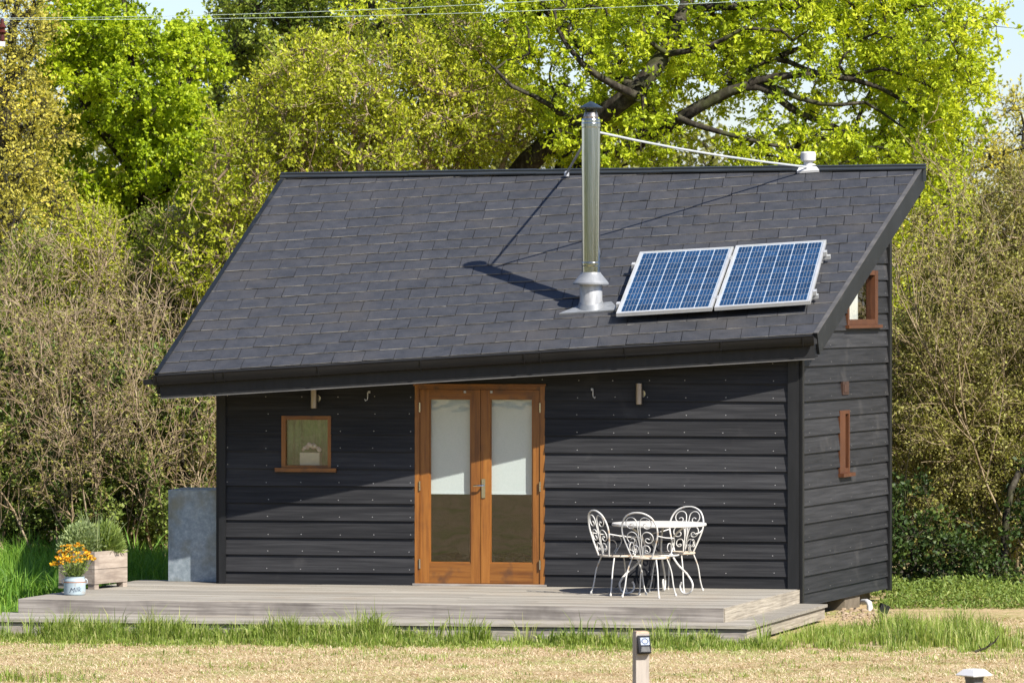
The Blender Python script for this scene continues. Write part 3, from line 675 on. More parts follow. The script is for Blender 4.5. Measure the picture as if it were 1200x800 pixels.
# ------------------------------------------------------------------ wall lamps and hooks
def wall_lamp(u, v0, v1, label):
    s, z1 = on_front(u, v0, 0.09); _, z0 = on_front(u, v1, 0.09)
    c0 = Lf+FD*s+FN*0.10
    root = empty('wall_lamp', label, 'wall lamp', c0+Z*z0, 'steel wall lamps under the eave')
    m = MB(); m.lathe(c0, [(0.026, z0+0.004), (0.034, z0), (0.0345, z0+0.006), (0.0345, z1-0.006), (0.034, z1), (0.026, z1-0.004)], 20); m.build('lamp_body', M['lampm'], root)
    m = MB(); zc = (z0+z1)/2
    m.tube([c0-FN*0.03+Z*zc+FD*0.0, c0-FN*0.075+Z*zc+FD*0.0], 0.014, 8)
    m.tube([c0-FN*0.082+Z*zc+FD*0.018, c0-FN*0.066+Z*zc+FD*0.018], 0.042, 14); m.build('bracket', M['steel'], root)
wall_lamp(368, 455.5, 478, 'steel cylinder wall lamp above the small square window')
wall_lamp(749, 449, 473.5, 'steel cylinder wall lamp right of the doors, above the table')
def hook(u, v, label, fl):
    s, z = on_front(u, v, 0.04); c0 = Lf+FD*s+Z*z
    m = MB(); m.box(c0, FD, FN, Z, -0.012*fl-0.012, -0.012*fl+0.012, 0.02, 0.034, 0.03, 0.055)
    m.tube([c0+FN*0.03+Z*0.045, c0+FN*0.05+Z*0.04, c0+FN*0.05+Z*-0.01, c0+FN*0.05+FD*0.004*fl+Z*-0.035, c0+FN*0.06+FD*0.02*fl+Z*-0.048, c0+FN*0.07+FD*0.028*fl+Z*-0.03], 0.006, 6)
    o = m.build('wall_hook', M['galv']); tag(o, label, 'hook', 'hooks on the front wall')
hook(431, 464, 'small pale metal hook on the boards left of the doors', -1)
hook(695, 461, 'small pale metal hook on the boards right of the doors', 1)

# ------------------------------------------------------------------ deck and step
dk = empty('timber_deck', 'weathered grey timber deck with one low step round it', 'deck', (0, 48.5, 0))
FLc, FRc = Pz(22, 701, DECK_Z), Pz(848, 712, DECK_Z)
for p_ in (FLc, FRc): p_.z = 0
fd = (FRc-FLc).normalized(); dl = (FRc-FLc).length
sdir = (Rf+FN*0.0-FRc); bl_ = sdir.length+0.25; sdn = sdir.normalized()
m = MB(); n = 22; bw = bl_/n
for i in range(n):
    a, b = i*bw+0.003, (i+1)*bw-0.003
    # split the run into two or three boards
    cuts = [0]+sorted(random.sample([0.3, 0.45, 0.6, 0.72], 1))+[1]
    for c0, c1 in zip(cuts[:-1], cuts[1:]):
        p0, p1 = FLc+fd*(dl*c0+0.002), FLc+fd*(dl*c1-0.002)
        zt = DECK_Z+random.uniform(-0.002, 0.001)
        x1 = Lf.dot(FN)
        q4 = [p0+sdn*a, p1+sdn*a, p1+sdn*b, p0+sdn*b]
        m.prism(q4, DECK_Z-0.03, zt, 0, random.random())
m.build('deck_boards', M['deck'], dk)
m = MB()
m.box(FLc, fd, Vector((fd.y, -fd.x, 0)), Z, 0.0, dl+0.0, -0.03, 0.012, DECK_Z-0.145, DECK_Z-0.004, 0, 0.3)
m.box(FRc, sdn, Vector((sdn.y, -sdn.x, 0)), Z, 0.012, bl_-0.26, -0.028, 0.012, DECK_Z-0.145, DECK_Z-0.004, 1, 0.7)
m.box(FLc, sdn, Vector((-sdn.y, sdn.x, 0)), Z, 0.012, bl_-0.05, -0.028, 0.012, DECK_Z-0.145, DECK_Z-0.004, 1, 0.5)
m.build('fascia_board', [M['deck_side'], M['deck_side_y']], dk)
SZ = 0.187
s0, s1, s2 = Pz(-70, 724, SZ), Pz(878, 733, SZ), Pz(970, 707, SZ)
inr = Rf-FD*0.05+FN*0.06; ins = FLc+sdn*0.3
st = MB()
sdr = (s2-s1).normalized(); sfr = (s1-s0).normalized()
nin = lambda p, d, k: p+d*k
perp = Vector((-sfr.y, sfr.x, 0))
for i in range(7):                      # front boards
    a, b = i*0.146+0.002, (i+1)*0.146-0.002
    st.prism([s0+perp*a, s1+perp*a+sdr*0.0-sfr*(0.0+a*0.0), s1+perp*b-sfr*0.0, s0+perp*b], SZ-0.03, SZ+random.uniform(-0.001, 0.001), 0, random.random())
pr2 = Vector((-sdr.y, sdr.x, 0))
for i in range(7):
    a, b = i*0.146+0.002, (i+1)*0.146-0.002
    st.prism([s1+pr2*a+sdr*(0.003), s2+pr2*a, s2+pr2*b, s1+pr2*b+sdr*0.003], SZ-0.034, SZ-0.0035, 0, random.random())
st.build('step_boards', M['deck'], dk)
st = MB()
ca_, cb_ = s0+perp*0.03, s1+pr2*0.03
den = sfr.x*-sdr.y+sdr.x*sfr.y; dx_, dy_ = cb_.x-ca_.x, cb_.y-ca_.y
tq = (dx_*-sdr.y+sdr.x*dy_)/den; qq = (sfr.x*dy_-sfr.y*dx_)/den
st.box(s0+perp*0.03, sfr, -perp, Vector((0, 0, 1)), 0, tq, -0.03, 0.0, -SZ+0.01, -0.042, 0, 0.6)
st.box(s1+pr2*0.03, sdr, -pr2, Vector((0, 0, 1)), qq+0.001, (s2-s1).length-0.01, -0.03, 0.0, -SZ+0.03, -0.042, 1, 0.2)
st.build('step_riser', [M['deck_side'], M['deck_side_y']], dk)

# ------------------------------------------------------------------ galvanised cabinet at the left corner
cb = empty('metal_cabinet', 'tall galvanised steel cabinet standing at the left end of the cabin', 'cabinet', Lf-FD*0.3-FN*0.23+Z*DECK_Z)
cs0, cz1 = on_front(198, 575.5, -0.23); cs1 = 0.03
zc0 = DECK_Z+0.002
m = MB(); m.box(Lf, FD, FN, Z, cs0, cs1, -0.95, -0.23, zc0, cz1); m.build('body', M['tankm'], cb)
m = MB()
m.box(Lf, FD, FN, Z, cs0-0.008, cs1, -0.96, -0.222, cz1+0.001, cz1+0.016)
m.box(Lf, FD, FN, Z, cs0-0.006, cs0+0.02, -0.229, -0.224, zc0, cz1-0.002); m.build('rim', M['tankm'], cb)

# ------------------------------------------------------------------ bistro table and chairs
def spiral(c, r0, r1, a0, turns, n=26):
    return [(c[0]+(r0+(r1-r0)*i/n)*math.cos(a0+2*math.pi*turns*i/n), c[1]+(r0+(r1-r0)*i/n)*math.sin(a0+2*math.pi*turns*i/n)) for i in range(n+1)]
def smooth(pts, k=6):
    pts = [Vector(p) for p in pts]; out = []
    for i in range(len(pts)-1):
        p0, p1, p2, p3 = pts[max(i-1, 0)], pts[i], pts[i+1], pts[min(i+2, len(pts)-1)]
        for j in range(k):
            t = j/k
            out.append(0.5*((2*p1)+(p2-p0)*t+(2*p0-5*p1+4*p2-p3)*t*t+(3*p1-p0-3*p2+p3)*t**3))
    return out+[pts[-1]]
TC = Vector((1.515, 49.22, DECK_Z))
tb = empty('bistro_table', 'round white wrought iron table with scrolled legs on the deck', 'table', TC)
m = MB(); m.lathe(TC, [(0.001, 0.706), (0.44, 0.706), (0.478, 0.700), (0.488, 0.705), (0.490, 0.718), (0.484, 0.728), (0.46, 0.729), (0.001, 0.728)], 48); m.build('table_top', M['iron'], tb)
m = MB(); m.tube([TC+Vector((0.20*math.cos(w_*math.pi/12), 0.20*math.sin(w_*math.pi/12), 0.40)) for w_ in range(24)], 0.009, 6, closed=True)
m.build('ring', M['iron'], tb)
for k in range(3):
    w_ = R(200+120*k); d = Vector((math.cos(w_), math.sin(w_), 0))
    pr = smooth([(0.30, 0.70), (0.16, 0.58), (0.16, 0.42), (0.26, 0.24), (0.38, 0.12), (0.44, 0.055)]  and [Vector((a, 0, b)) for a, b in ((0.33, 0.70), (0.20, 0.60), (0.155, 0.45), (0.235, 0.32), (0.37, 0.21), (0.435, 0.12), (0.42, 0.045), (0.36, 0.014), (0.30, 0.03), (0.275, 0.085), (0.295, 0.13))])
    m = MB(); m.tube([TC+d*p.x+Z*(p.z) for p in pr], 0.0105, 7)
    m.build('leg', M['iron'], tb)

def make_chair(label):
    root = empty('wrought_iron_chair', label, 'chair', (0, 0, 0), 'iron chairs round the table')
    SH = 0.43
    m = MB(); 
    m.tube([Vector((0.205*math.cos(i*math.pi/16), 0.20*math.sin(i*math.pi/16), SH)) for i in range(32)], 0.012, 7, closed=True)
    m.lathe(Vector((0, 0, 0)), [(0.001, SH-0.008), (0.19, SH-0.006), (0.196, SH), (0.19, SH+0.006), (0.001, SH+0.004)], 32)
    m.build('seat', M['iron_seat'], root)
    lean = lambda x, z: Vector((x, -0.175-(z-SH)*0.24-0.06*(1-(x/0.22)**2)*0.3, z))
    m = MB()
    half = [(0.115, SH), (0.165, SH+0.13), (0.205, SH+0.26), (0.20, SH+0.36), (0.155, SH+0.445), (0.08, SH+0.49), (0, SH+0.502)]
    pts = [lean(x, z) for x, z in half]+[lean(-x, z) for x, z in half[-2::-1]]
    m.tube(smooth(pts, 5), 0.0095, 7)
    back = m.build('backrest', M['iron'], root)
    m = MB()
    for sx in (-1, 1):
        def cv(pl): m.tube([lean(sx*x, z) for x, z in pl], 0.0058, 6)
        for (zt, xo, rr) in ((SH+0.415, 0.095, 0.072), (SH+0.255, 0.100, 0.070), (SH+0.13, 0.072, 0.045)):
            # stem rises by the middle, arches outward and curls into a scroll
            stem = [(0.010, SH+0.0), (0.012, zt-0.10)]
            n_ = 30; arc = []
            for i in range(n_+1):
                t = i/n_; a = math.pi-t*2*math.pi*1.35; r = rr*(1-t*0.72)
                cx = xo-0.004*t; arc.append((cx+r*math.cos(a)*1.05, zt-0.02+r*math.sin(a)-0.045*t))
            st_ = [Vector((x, z, 0)) for x, z in stem]+[Vector((x, z, 0)) for x, z in arc]
            cv([(p.x, p.y) for p in st_])
    m.build('scrollwork', M['iron'], root)
    for sx in (-1, 1):
        m = MB()
        pl = [lean(0.202*sx, SH+0.25), Vector((0.235*sx, -0.10, SH+0.225)), Vector((0.245*sx, 0.04, SH+0.215)), Vector((0.235*sx, 0.13, SH+0.20)), Vector((0.22*sx, 0.155, SH+0.14)), Vector((0.215*sx, 0.115, SH+0.07)), Vector((0.20*sx, 0.06, SH+0.01))]
        m.tube(smooth(pl, 5), 0.0068, 6)
        cc = [Vector((0.222*sx, y, z)) for y, z in spiral((0.02, SH+0.10), 0.085, 0.025, R(-60), 0.9, 18)]
        m.tube(cc, 0.005, 5)
        m.build('armrest', M['iron'], root)
        for sy in (-1, 1):
            m = MB()
            top = Vector((0.14*sx, 0.135*sy, SH-0.005)); ft = Vector((0.215*sx, 0.225*sy if sy < 0 else 0.215, 0.006))
            m.tube(smooth([top, top.lerp(ft, 0.35)+Vector((0.012*sx, 0.012*sy, 0)), top.lerp(ft, 0.75), ft], 4), 0.0078, 7)
            m.lathe(ft-Z*0.006, [(0.012, 0), (0.014, 0.01), (0.009, 0.03)], 8)
            m.build('leg', M['iron'], root)
    return root
def copy_tree(o, parent=None):
    c_ = o.copy(); COL.objects.link(c_)
    if parent is not None: c_.parent = parent
    for ch in list(o.children): copy_tree(ch, c_)
    return c_
chairs = [('white iron scroll chair at the table, seen sideways nearest the doors', (1.10, 49.12), R(-62)),
          ('white iron scroll chair at the table, its back turned to the lawn', (1.40, 48.72), R(-26)),
          ('white iron scroll chair between the table and the black wall', (1.70, 49.60), R(150))]
base = make_chair(chairs[0][0])
for i, (lb, (x, y), rz) in enumerate(chairs):
    o = base if i == 0 else copy_tree(base)
    o['label'] = lb; o.scale = (.95, .95, .93); o.location = (x, y, DECK_Z+0.001); o.rotation_euler = (0, 0, rz)

# ------------------------------------------------------------------ numpy foliage tools
def leaves_np(C, D, size, width=0.55, fold=0.25):
    """C centres (base), D unit directions, size (n); returns verts and tri loops: two triangles folded along the midrib"""
    n = len(C)
    rnd = rng.normal(size=(n, 3)); S_ = np.cross(D, rnd); S_ /= (np.linalg.norm(S_, axis=1, keepdims=True)+1e-9)
    N_ = np.cross(D, S_)
    s = size[:, None]
    base = C; tip = C+D*s; mid = C+D*s*0.5
    Lw = mid+S_*s*width*0.5+N_*s*fold*0.5; Rw = mid-S_*s*width*0.5+N_*s*fold*0.5
    V = np.stack([base, Lw, tip, Rw], 1).reshape(-1, 3)
    b = np.arange(n)[:, None]*4
    idx = np.concatenate([b+np.array([[0, 1, 2]]), b+np.array([[0, 2, 3]])], 1).ravel()
    return V, idx
def unit(a): return a/(np.linalg.norm(a, axis=1, keepdims=True)+1e-9)
def tubes_np(P0, P1, r0, r1, n=4):
    d = unit(P1-P0); k = len(P0)
    ref = np.where(np.abs(d[:, 2:3]) > 0.9, np.array([[1.0, 0, 0]]), np.array([[0, 0, 1.0]]))
    a = unit(np.cross(d, ref)); b = np.cross(d, a)
    ws = np.arange(n)*2*math.pi/n
    V = np.empty((k, 2*n, 3))
    for j, w_ in enumerate(ws):
        o = a*math.cos(w_)+b*math.sin(w_)
        V[:, j] = P0+o*r0[:, None]; V[:, n+j] = P1+o*r1[:, None]
    f = np.array([[j, (j+1) % n, n+(j+1) % n, n+j] for j in range(n)]).ravel()
    idx = (np.arange(k)[:, None]*2*n+f[None]).ravel()
    return V.reshape(-1, 3), idx
ROOF_POLY = [(p.x, p.y) for p in (EL, ER, RR, RL)]
def clear_of_cabin(A, margin=0.22):
    """True where a point stands clear of the cabin's plan"""
    ins = np.ones(len(A), bool); n = 4
    for i in range(n):
        (ax, ay), (bx, by) = ROOF_POLY[i], ROOF_POLY[(i+1) % n]; L_ = math.hypot(bx-ax, by-ay)
        ins &= ((bx-ax)*(A[:, 1]-ay)-(by-ay)*(A[:, 0]-ax))/L_ > -margin
    return ~ins
def chain_tubes(A, par, rad, thr, n=10):
    """continuous limbs: every chain follows its thickest child; returns V, idx, and the mask of nodes it covers"""
    kids = {}
    for i in range(1, len(A)):
        if rad[i] > thr: kids.setdefault(par[i], []).append(i)
    Vs, Is = [], []; off = 0
    starts = [(0, None)]
    while starts:
        i, frm = starts.pop()
        ch = [] if frm is None else [frm]
        ch.append(i); j = i
        while kids.get(j):
            ks = sorted(kids[j], key=lambda q: -rad[q])
            for o in ks[1:]: starts.append((o, j))
            j = ks[0]; ch.append(j)
        if len(ch) < 2: continue
        pts = A[ch].copy(); rr = rad[ch].copy()
        if frm is not None: rr[0] = rr[1]*1.25
        for _ in range(2):
            if len(ch) > 2:
                pts[1:-1] = pts[1:-1]*.5+(pts[:-2]+pts[2:])*.25; rr[1:-1] = rr[1:-1]*.5+(rr[:-2]+rr[2:])*.25
        k = len(pts); t = np.gradient(pts, axis=0); t = unit(t)
        a = np.cross(t[0], [0.3, 0.9, 0.2]); a /= np.linalg.norm(a); V = np.empty((k, n, 3))
        for q in range(k):
            a = a-t[q]*a.dot(t[q]); a /= np.linalg.norm(a)+1e-9; b = np.cross(t[q], a)
            for w_ in range(n):
                an = 2*math.pi*w_/n; V[q, w_] = pts[q]+(a*math.cos(an)+b*math.sin(an))*rr[q]*(1+.07*math.sin(3*an+q*.9)+.05*math.sin(5*an-q*1.7))
        Vs.append(V.reshape(-1, 3)); f = []
        for q in range(k-1):
            for w_ in range(n): f += [off+q*n+w_, off+q*n+(w_+1) % n, off+(q+1)*n+(w_+1) % n, off+(q+1)*n+w_]
        Is.append(np.array(f)); off += k*n
    if not Vs: return np.zeros((0, 3)), np.zeros(0, int)
    return np.concatenate(Vs), np.concatenate(Is)
def WP(u, v, Y): return np.array([(u-600)*Y/F, Y, HC-(v-VH)*Y/F])

def ellipsoid_pts(c, r, n, shell=0.45):
    d = unit(rng.normal(size=(n, 3))); rad = (shell**3+(1-shell**3)*rng.random((n, 1)))**(1/3)
    return np.array(c)+d*rad*np.array(r)

def make_tree(name, label, cat, base, skel, blobs, nclump, leaf, leafmat_, barkmat, per=60, clump_r=0.45, twigs=6, trunk_r=0.25, group=None, droop=0.0, leaf_w=0.55, upright=0.15, tip_r=0.006, tint_mu=0.5, minz=0.3, skr=None, ros=1):
    """skel: list of polylines (numpy points); blobs: (centre, radii, weight). Returns the Empty"""
    root = empty(name, label, cat, base, group)
    nodes = []; par = []
    fixed_r = {}
    for si, pl in enumerate(skel):
        n_before = len(nodes)
        pl = [np.array(p, float) for p in pl]
        st = -1
        if nodes:
            dd = np.linalg.norm(np.array(nodes)-pl[0], axis=1); st = int(dd.argmin())
            if dd[st] > 1e-6: nodes.append(pl[0]); par.append(st); st = len(nodes)-1
        else: nodes.append(pl[0]); par.append(-1); st = 0
        for q in range(1, len(pl)):
            n_ = max(2, int(np.linalg.norm(pl[q]-pl[q-1])/0.35))
            for t in range(1, n_+1):
                p = pl[q-1]+(pl[q]-pl[q-1])*t/n_+rng.normal(size=3)*0.045
                nodes.append(p); par.append(st); st = len(nodes)-1
        if skr and skr[si]:
            for q in range(n_before, len(nodes)): fixed_r[q] = skr[si][0]+(skr[si][1]-skr[si][0])*((q-n_before)/max(1, len(nodes)-1-n_before))
    wts = np.array([b[2] for b in blobs], float); wts /= wts.sum()
    pts = []
    for (c, r, w_), k in zip(blobs, rng.multinomial(nclump, wts)):
        pts.append(ellipsoid_pts(c, r, k))
    pts = np.concatenate(pts); pts = pts[pts[:, 2] > minz]
    A = np.array(nodes)
    d0 = np.array([np.linalg.norm(A-p, axis=1).min() for p in pts]); pts = pts[np.argsort(d0)]
    tips = []
    for p in pts:
        A = np.array(nodes) if len(nodes) < 200 else A2[:len(nodes)]
        if len(nodes) >= 200 and len(A) < len(nodes): A = np.array(nodes)
        # prefer attachment points that lie below/inward
        dv = p-A; dist = np.linalg.norm(dv, axis=1)+0.35*np.maximum(0, A[:, 2]-p[2]+0.1)
        j = int(dist.argmin()); L_ = np.linalg.norm(p-A[j]); n_ = max(2, int(L_/0.3)); st = j
        off = rng.normal(size=3)*0.13*L_
        for t in range(1, n_+1):
            f_ = t/n_
            q = A[j]+(p-A[j])*f_+off*math.sin(math.pi*f_)+rng.normal(size=3)*0.02+np.array([0, 0, 0.10*L_*math.sin(math.pi*f_)])
            nodes.append(q); par.append(st); st = len(nodes)-1
        tips.append(st)
        A2 = np.array(nodes)
    A = np.array(nodes); par = np.array(par)
    cnt = np.zeros(len(A)); cnt[tips] = 1
    for i in range(len(A)-1, 0, -1):
        if cnt[i] == 0: cnt[i] = 0.3
        cnt[par[i]] += cnt[i]
    rad = tip_r*np.maximum(cnt, 0.3)**0.5
    rad = np.minimum(rad*1.0, 10); sc_ = trunk_r/max(rad[0], 1e-6); rad = tip_r+(rad-tip_r)*max(0.2, (trunk_r-tip_r)/max(rad[0]-tip_r, 1e-6))
    for q, r_ in fixed_r.items(): rad[q] = r_
    if fixed_r:
        for q in range(1, len(A)):
            if q not in fixed_r: rad[q] = min(rad[q], rad[par[q]]*.72 if par[q] in fixed_r else rad[par[q]])
    ch = np.arange(1, len(A)); P0, P1 = A[par[ch]], A[ch]; r1 = rad[ch]; r0 = np.minimum(rad[par[ch]], r1*1.35)
    # twigs and leaves
    tipP = A[tips]; m_ = len(tipP)
    ctr = np.average([b[0] for b in blobs], axis=0, weights=wts)
    outd = unit(tipP-ctr)
    tw = np.repeat(tipP, twigs, axis=0); td = unit(rng.normal(size=(m_*twigs, 3))+np.repeat(outd, twigs, axis=0)*0.5+np.array([0, 0, upright-droop]))
    tl = clump_r*rng.uniform(0.5, 1.15, size=(m_*twigs, 1)); tend = tw+td*tl
    P0 = np.concatenate([P0, tw]); P1 = np.concatenate([P1, tend])
    r0 = np.concatenate([r0, np.full(len(tw), tip_r*0.8)]); r1 = np.concatenate([r1, np.full(len(tw), tip_r*0.35)])
    V1, i1 = chain_tubes(A, par, rad, 0.022)
    big = r1 > 0.022
    big |= ~clear_of_cabin(P1) | ~clear_of_cabin(P0)
    V2, i2 = tubes_np(P0[~big], P1[~big], r0[~big], r1[~big], 4)
    np_mesh('trunk', np.concatenate([V1, V2]), 4, np.concatenate([i1, i2+len(V1)]), barkmat, None, root, smooth=True)
    k = max(1, per//twigs); n = len(tw)*k
    if ros > 1: k = max(1, k//ros)*ros; n = len(tw)*k
    tt_ = 1.06-0.8*rng.random((n, 1))**1.8
    C = np.repeat(tw, k, axis=0)*(1-tt_)+np.repeat(tend, k, axis=0)*tt_+rng.normal(size=(n, 3))*0.05*clump_r/0.4
    D = unit(np.repeat(td, k, axis=0)*0.6+rng.normal(size=(n, 3))*0.75+np.array([0, 0, 0.1-droop]))
    if ros > 1:                                  # leaves stand in rosettes at the shoot tips
        C = np.repeat(C[::ros], ros, axis=0)+rng.normal(size=(n, 3))*0.012
        D = unit(np.repeat(td, k, axis=0)*0.45+rng.normal(size=(n, 3))*0.8)
    size = leaf*rng.uniform(0.6, 1.25, size=n)
    ctint = np.repeat(rng.normal(tint_mu, 0.14, size=m_), twigs*k); tint = np.clip(ctint+rng.normal(0, 0.17, size=n), 0, 1)
    ok = clear_of_cabin(C); C, D, size, tint = C[ok], D[ok], size[ok], tint[ok]
    V, idx = leaves_np(C, D, size, leaf_w)
    np_mesh('crown', V, 3, idx, leafmat_, np.repeat(tint, 4), root)
    return root

def B(u, v, Y, ru, rv_, rY, w_=1.0):
    s = Y/F; return (WP(u, v, Y), np.array([ru*s, rY, rv_*s]), w_)

# ------------------------------------------------------------------ trees
Yo = 62
gnd = lambda u, Y: np.array([(u-600)*Y/F, Y, -0.05])
make_tree('oak_tree', 'big spreading oak with dark limbs and young leaves behind the cabin', 'tree', gnd(585, Yo),
    [[gnd(585, Yo), WP(578, 400, Yo), WP(580, 250, Yo)],
     [WP(580, 250, Yo), WP(620, 180, Yo-.5), WP(680, 150, Yo-1.4), WP(745, 112, Yo-1.9), WP(780, 62, Yo-1.8), WP(803, 12, Yo-.6), WP(830, -60, Yo)],
     [WP(580, 250, Yo), WP(660, 205, Yo-.3), WP(740, 172, Yo-.8), WP(800, 143, Yo-1.6), WP(838, 118, Yo-1.7), WP(868, 96, Yo-1.7), WP(905, 104, Yo-1.7), WP(930, 135, Yo-1.6), WP(985, 150, Yo-1)],
     [WP(838, 118, Yo-1.7), WP(872, 78, Yo-1.2), WP(915, 66, Yo-1), WP(945, 60, Yo-.8), WP(1010, 40, Yo-.6)],
     [WP(868, 96, Yo-1.7), WP(945, 84, Yo-1.9), WP(1000, 90, Yo-1.9), WP(1060, 112, Yo-1.7), WP(1100, 150, Yo-1.3)],
     [WP(803, 12, Yo-.6), WP(890, 4, Yo-.9), WP(950, 8, Yo-1), WP(1010, 35, Yo-1), WP(1070, 60, Yo-1)],
     [WP(745, 112, Yo-1.9), WP(690, 60, Yo-.2), WP(640, 20, Yo), WP(600, -50, Yo+.4)],
     [WP(905, 104, Yo-1.7), WP(960, 125, Yo-2.0), WP(1010, 118, Yo-2.0), WP(1050, 150, Yo-1.8)], [WP(915, 66, Yo-1), WP(960, 95, Yo-1.8), WP(1030, 75, Yo-1.9), WP(1090, 95, Yo-1.7)],
     [WP(800, 143, Yo-1.6), WP(850, 160, Yo-2.0), WP(900, 165, Yo-2.0), WP(960, 185, Yo-1.8)], [WP(780, 62, Yo-1.8), WP(830, 60, Yo-2.2), WP(870, 35, Yo-2.1), WP(930, 40, Yo-1.8)],
     [WP(680, 150, Yo-1.4), WP(640, 120, Yo-2), WP(600, 105, Yo-2), WP(560, 60, Yo-1.8)], [WP(745, 112, Yo-1.9), WP(700, 95, Yo-2.3), WP(660, 60, Yo-2.3), WP(650, 10, Yo-2)],
     [WP(580, 250, Yo), WP(545, 180, Yo+.6), WP(500, 90, Yo+1), WP(470, 10, Yo+1.4)]],
    [B(960, 60, Yo-.4, 190, 85, 2.0, 2.9), B(1080, 70, Yo-1, 100, 95, 1.8, 1.8), B(1085, 165, Yo-1, 65, 55, 1.2, 0.8), B(820, 20, Yo, 150, 80, 2.6, 1.7), B(690, 70, Yo, 130, 100, 2.4, 2.6),
     B(960, 175, Yo-1.4, 130, 32, 1.4, 1.0), B(720, 160, Yo-1, 90, 45, 1.6, 0.8), B(560, 10, Yo+1, 150, 70, 2.2, 1.3), B(800, -90, Yo, 330, 90, 3.5, 2.2), B(1000, -60, Yo, 190, 80, 3, 1.2)],
    760, 0.072, M['L_oak'], M['bark_dk'], per=170, clump_r=0.33, twigs=7, trunk_r=0.30, tip_r=0.0055, ros=6, leaf_w=.5, skr=[(.30, .24), (.165, .06), (.12, .035), (.05, .02), (.05, .018), (.055, .02), (.085, .03), (.035, .014), (.035, .014), (.04, .015), (.04, .015), (.045, .015), (.05, .018), (.14, .05)])
Ym = 67
make_tree('maple_tree', 'rounded bright green maple at the left, beside the yellowish tree', 'tree', gnd(165, Ym),
    [[gnd(165, Ym), WP(165, 330, Ym), WP(162, 225, Ym), WP(160, 120, Ym), WP(158, 20, Ym)],
     [WP(165, 230, Ym), WP(205, 218, Ym-.8), WP(235, 190, Ym-1)], [WP(162, 200, Ym), WP(100, 130, Ym-.6), WP(80, 60, Ym-.6)], [WP(160, 160, Ym), WP(220, 100, Ym), WP(240, 60, Ym)]],
    [B(110, 30, Ym, 70, 55, 1.6, 1.2), B(90, 110, Ym, 60, 70, 1.5, 1.2), B(170, 95, Ym-.3, 80, 75, 1.8, 1.8), B(205, 170, Ym-.5, 60, 60, 1.5, 1.1), B(245, 215, Ym-.8, 50, 50, 1.2, 0.8), B(140, 190, Ym, 80, 60, 1.5, 0.9), B(215, 70, Ym+.8, 50, 40, 1.3, 0.5), B(75, 215, Ym, 50, 50, 1.3, .7), B(130, 270, Ym, 60, 45, 1.3, .7), B(210, 280, Ym, 60, 45, 1.3, .7)],
    440, 0.062, M['L_maple'], M['bark_dk'], per=240, clump_r=0.27, twigs=8, trunk_r=0.20, tip_r=0.006, leaf_w=0.75, ros=6, tint_mu=0.52)
Yd = 72
make_tree('broadleaf_tree', 'dark green tree rising behind the cabin between maple and oak', 'tree', gnd(370, Yd),
    [[gnd(370, Yd), WP(365, 250, Yd), WP(350, 100, Yd), WP(330, -20, Yd)], [WP(352, 120, Yd), WP(300, 60, Yd), WP(275, 15, Yd)], [WP(350, 100, Yd), WP(410, 40, Yd), WP(450, -20, Yd)]],
    [B(330, 40, Yd, 75, 65, 2, 1.5), B(400, 10, Yd, 90, 70, 2.2, 1.5), B(285, 100, Yd, 50, 60, 1.6, 0.8), B(340, 160, Yd, 110, 60, 2, 1), B(480, 20, Yd, 80, 60, 2, 1), B(370, -70, Yd, 110, 60, 2, 0.8)],
    330, 0.085, M['L_dark'], M['bark_dk'], per=112, clump_r=0.42, twigs=7, ros=4, trunk_r=0.25, tip_r=0.007, tint_mu=0.58)
Yy = 64.5
make_tree('yellowing_tree', 'yellow olive tree in early leaf at the left edge', 'tree', gnd(5, Yy),
    [[gnd(5, Yy), WP(8, 250, Yy), WP(15, 100, Yy), WP(12, -30, Yy)], [WP(10, 200, Yy), WP(45, 140, Yy), WP(60, 110, Yy)], [WP(12, 120, Yy), WP(-40, 50, Yy)]],
    [B(10, 30, Yy, 48, 70, 1.4, 1.4), B(10, 120, Yy, 42, 60, 1.4, 1), B(45, 150, Yy-.5, 30, 30, 1, 0.4), B(10, 200, Yy, 45, 50, 1.4, 0.9), B(-60, 80, Yy, 60, 90, 1.5, 0.8), B(40, 240, Yy-1, 50, 55, 1.2, .8), B(10, 300, Yy-1, 60, 60, 1.2, .7)],
    260, 0.060, M['L_yel'], M['bark_dk'], per=70, clump_r=0.36, twigs=7, trunk_r=0.18, tip_r=0.006)
Ys = 61.5
def sallow(u0, label, blobs, stems, n):
    sk = [[gnd(u0, Ys), gnd(u0, Ys)+np.array([0, 0, 0.4])]]
    for (u, v, dy) in stems: sk.append([gnd(u0, Ys)+np.array([0, 0, 0.4]), WP((u+u0)/2+random.uniform(-10, 10), 330, Ys+dy*.5), WP(u, 200, Ys+dy), WP(u+(u-u0)*0.25, v, Ys+dy)])
    return make_tree('sallow_tree', label, 'tree', gnd(u0, Ys), sk, blobs, n, 0.062, M['L_sallow'], M['twig'], per=84, clump_r=0.30, twigs=8, trunk_r=0.16, tip_r=0.0055, upright=0.5, group='sallows behind the cabin')
sallow(470, 'olive yellow sallow with thin upright stems above the middle of the roof',
    [B(450, 100, Ys, 95, 75, 1.5, 1.6), B(520, 130, Ys-.3, 85, 70, 1.4, 1.3), B(580, 140, Ys, 60, 55, 1.2, 0.8), B(440, 180, Ys-.5, 110, 45, 1.2, 1.0), B(540, 60, Ys+.3, 70, 45, 1.2, 0.7), B(470, 260, Ys, 130, 60, 1.2, .7)],
    [(420, 30, -.4), (455, 20, .3), (500, 40, -.2), (540, 50, .5), (590, 100, 0), (390, 60, .2), (370, 90, -.5)], 420)
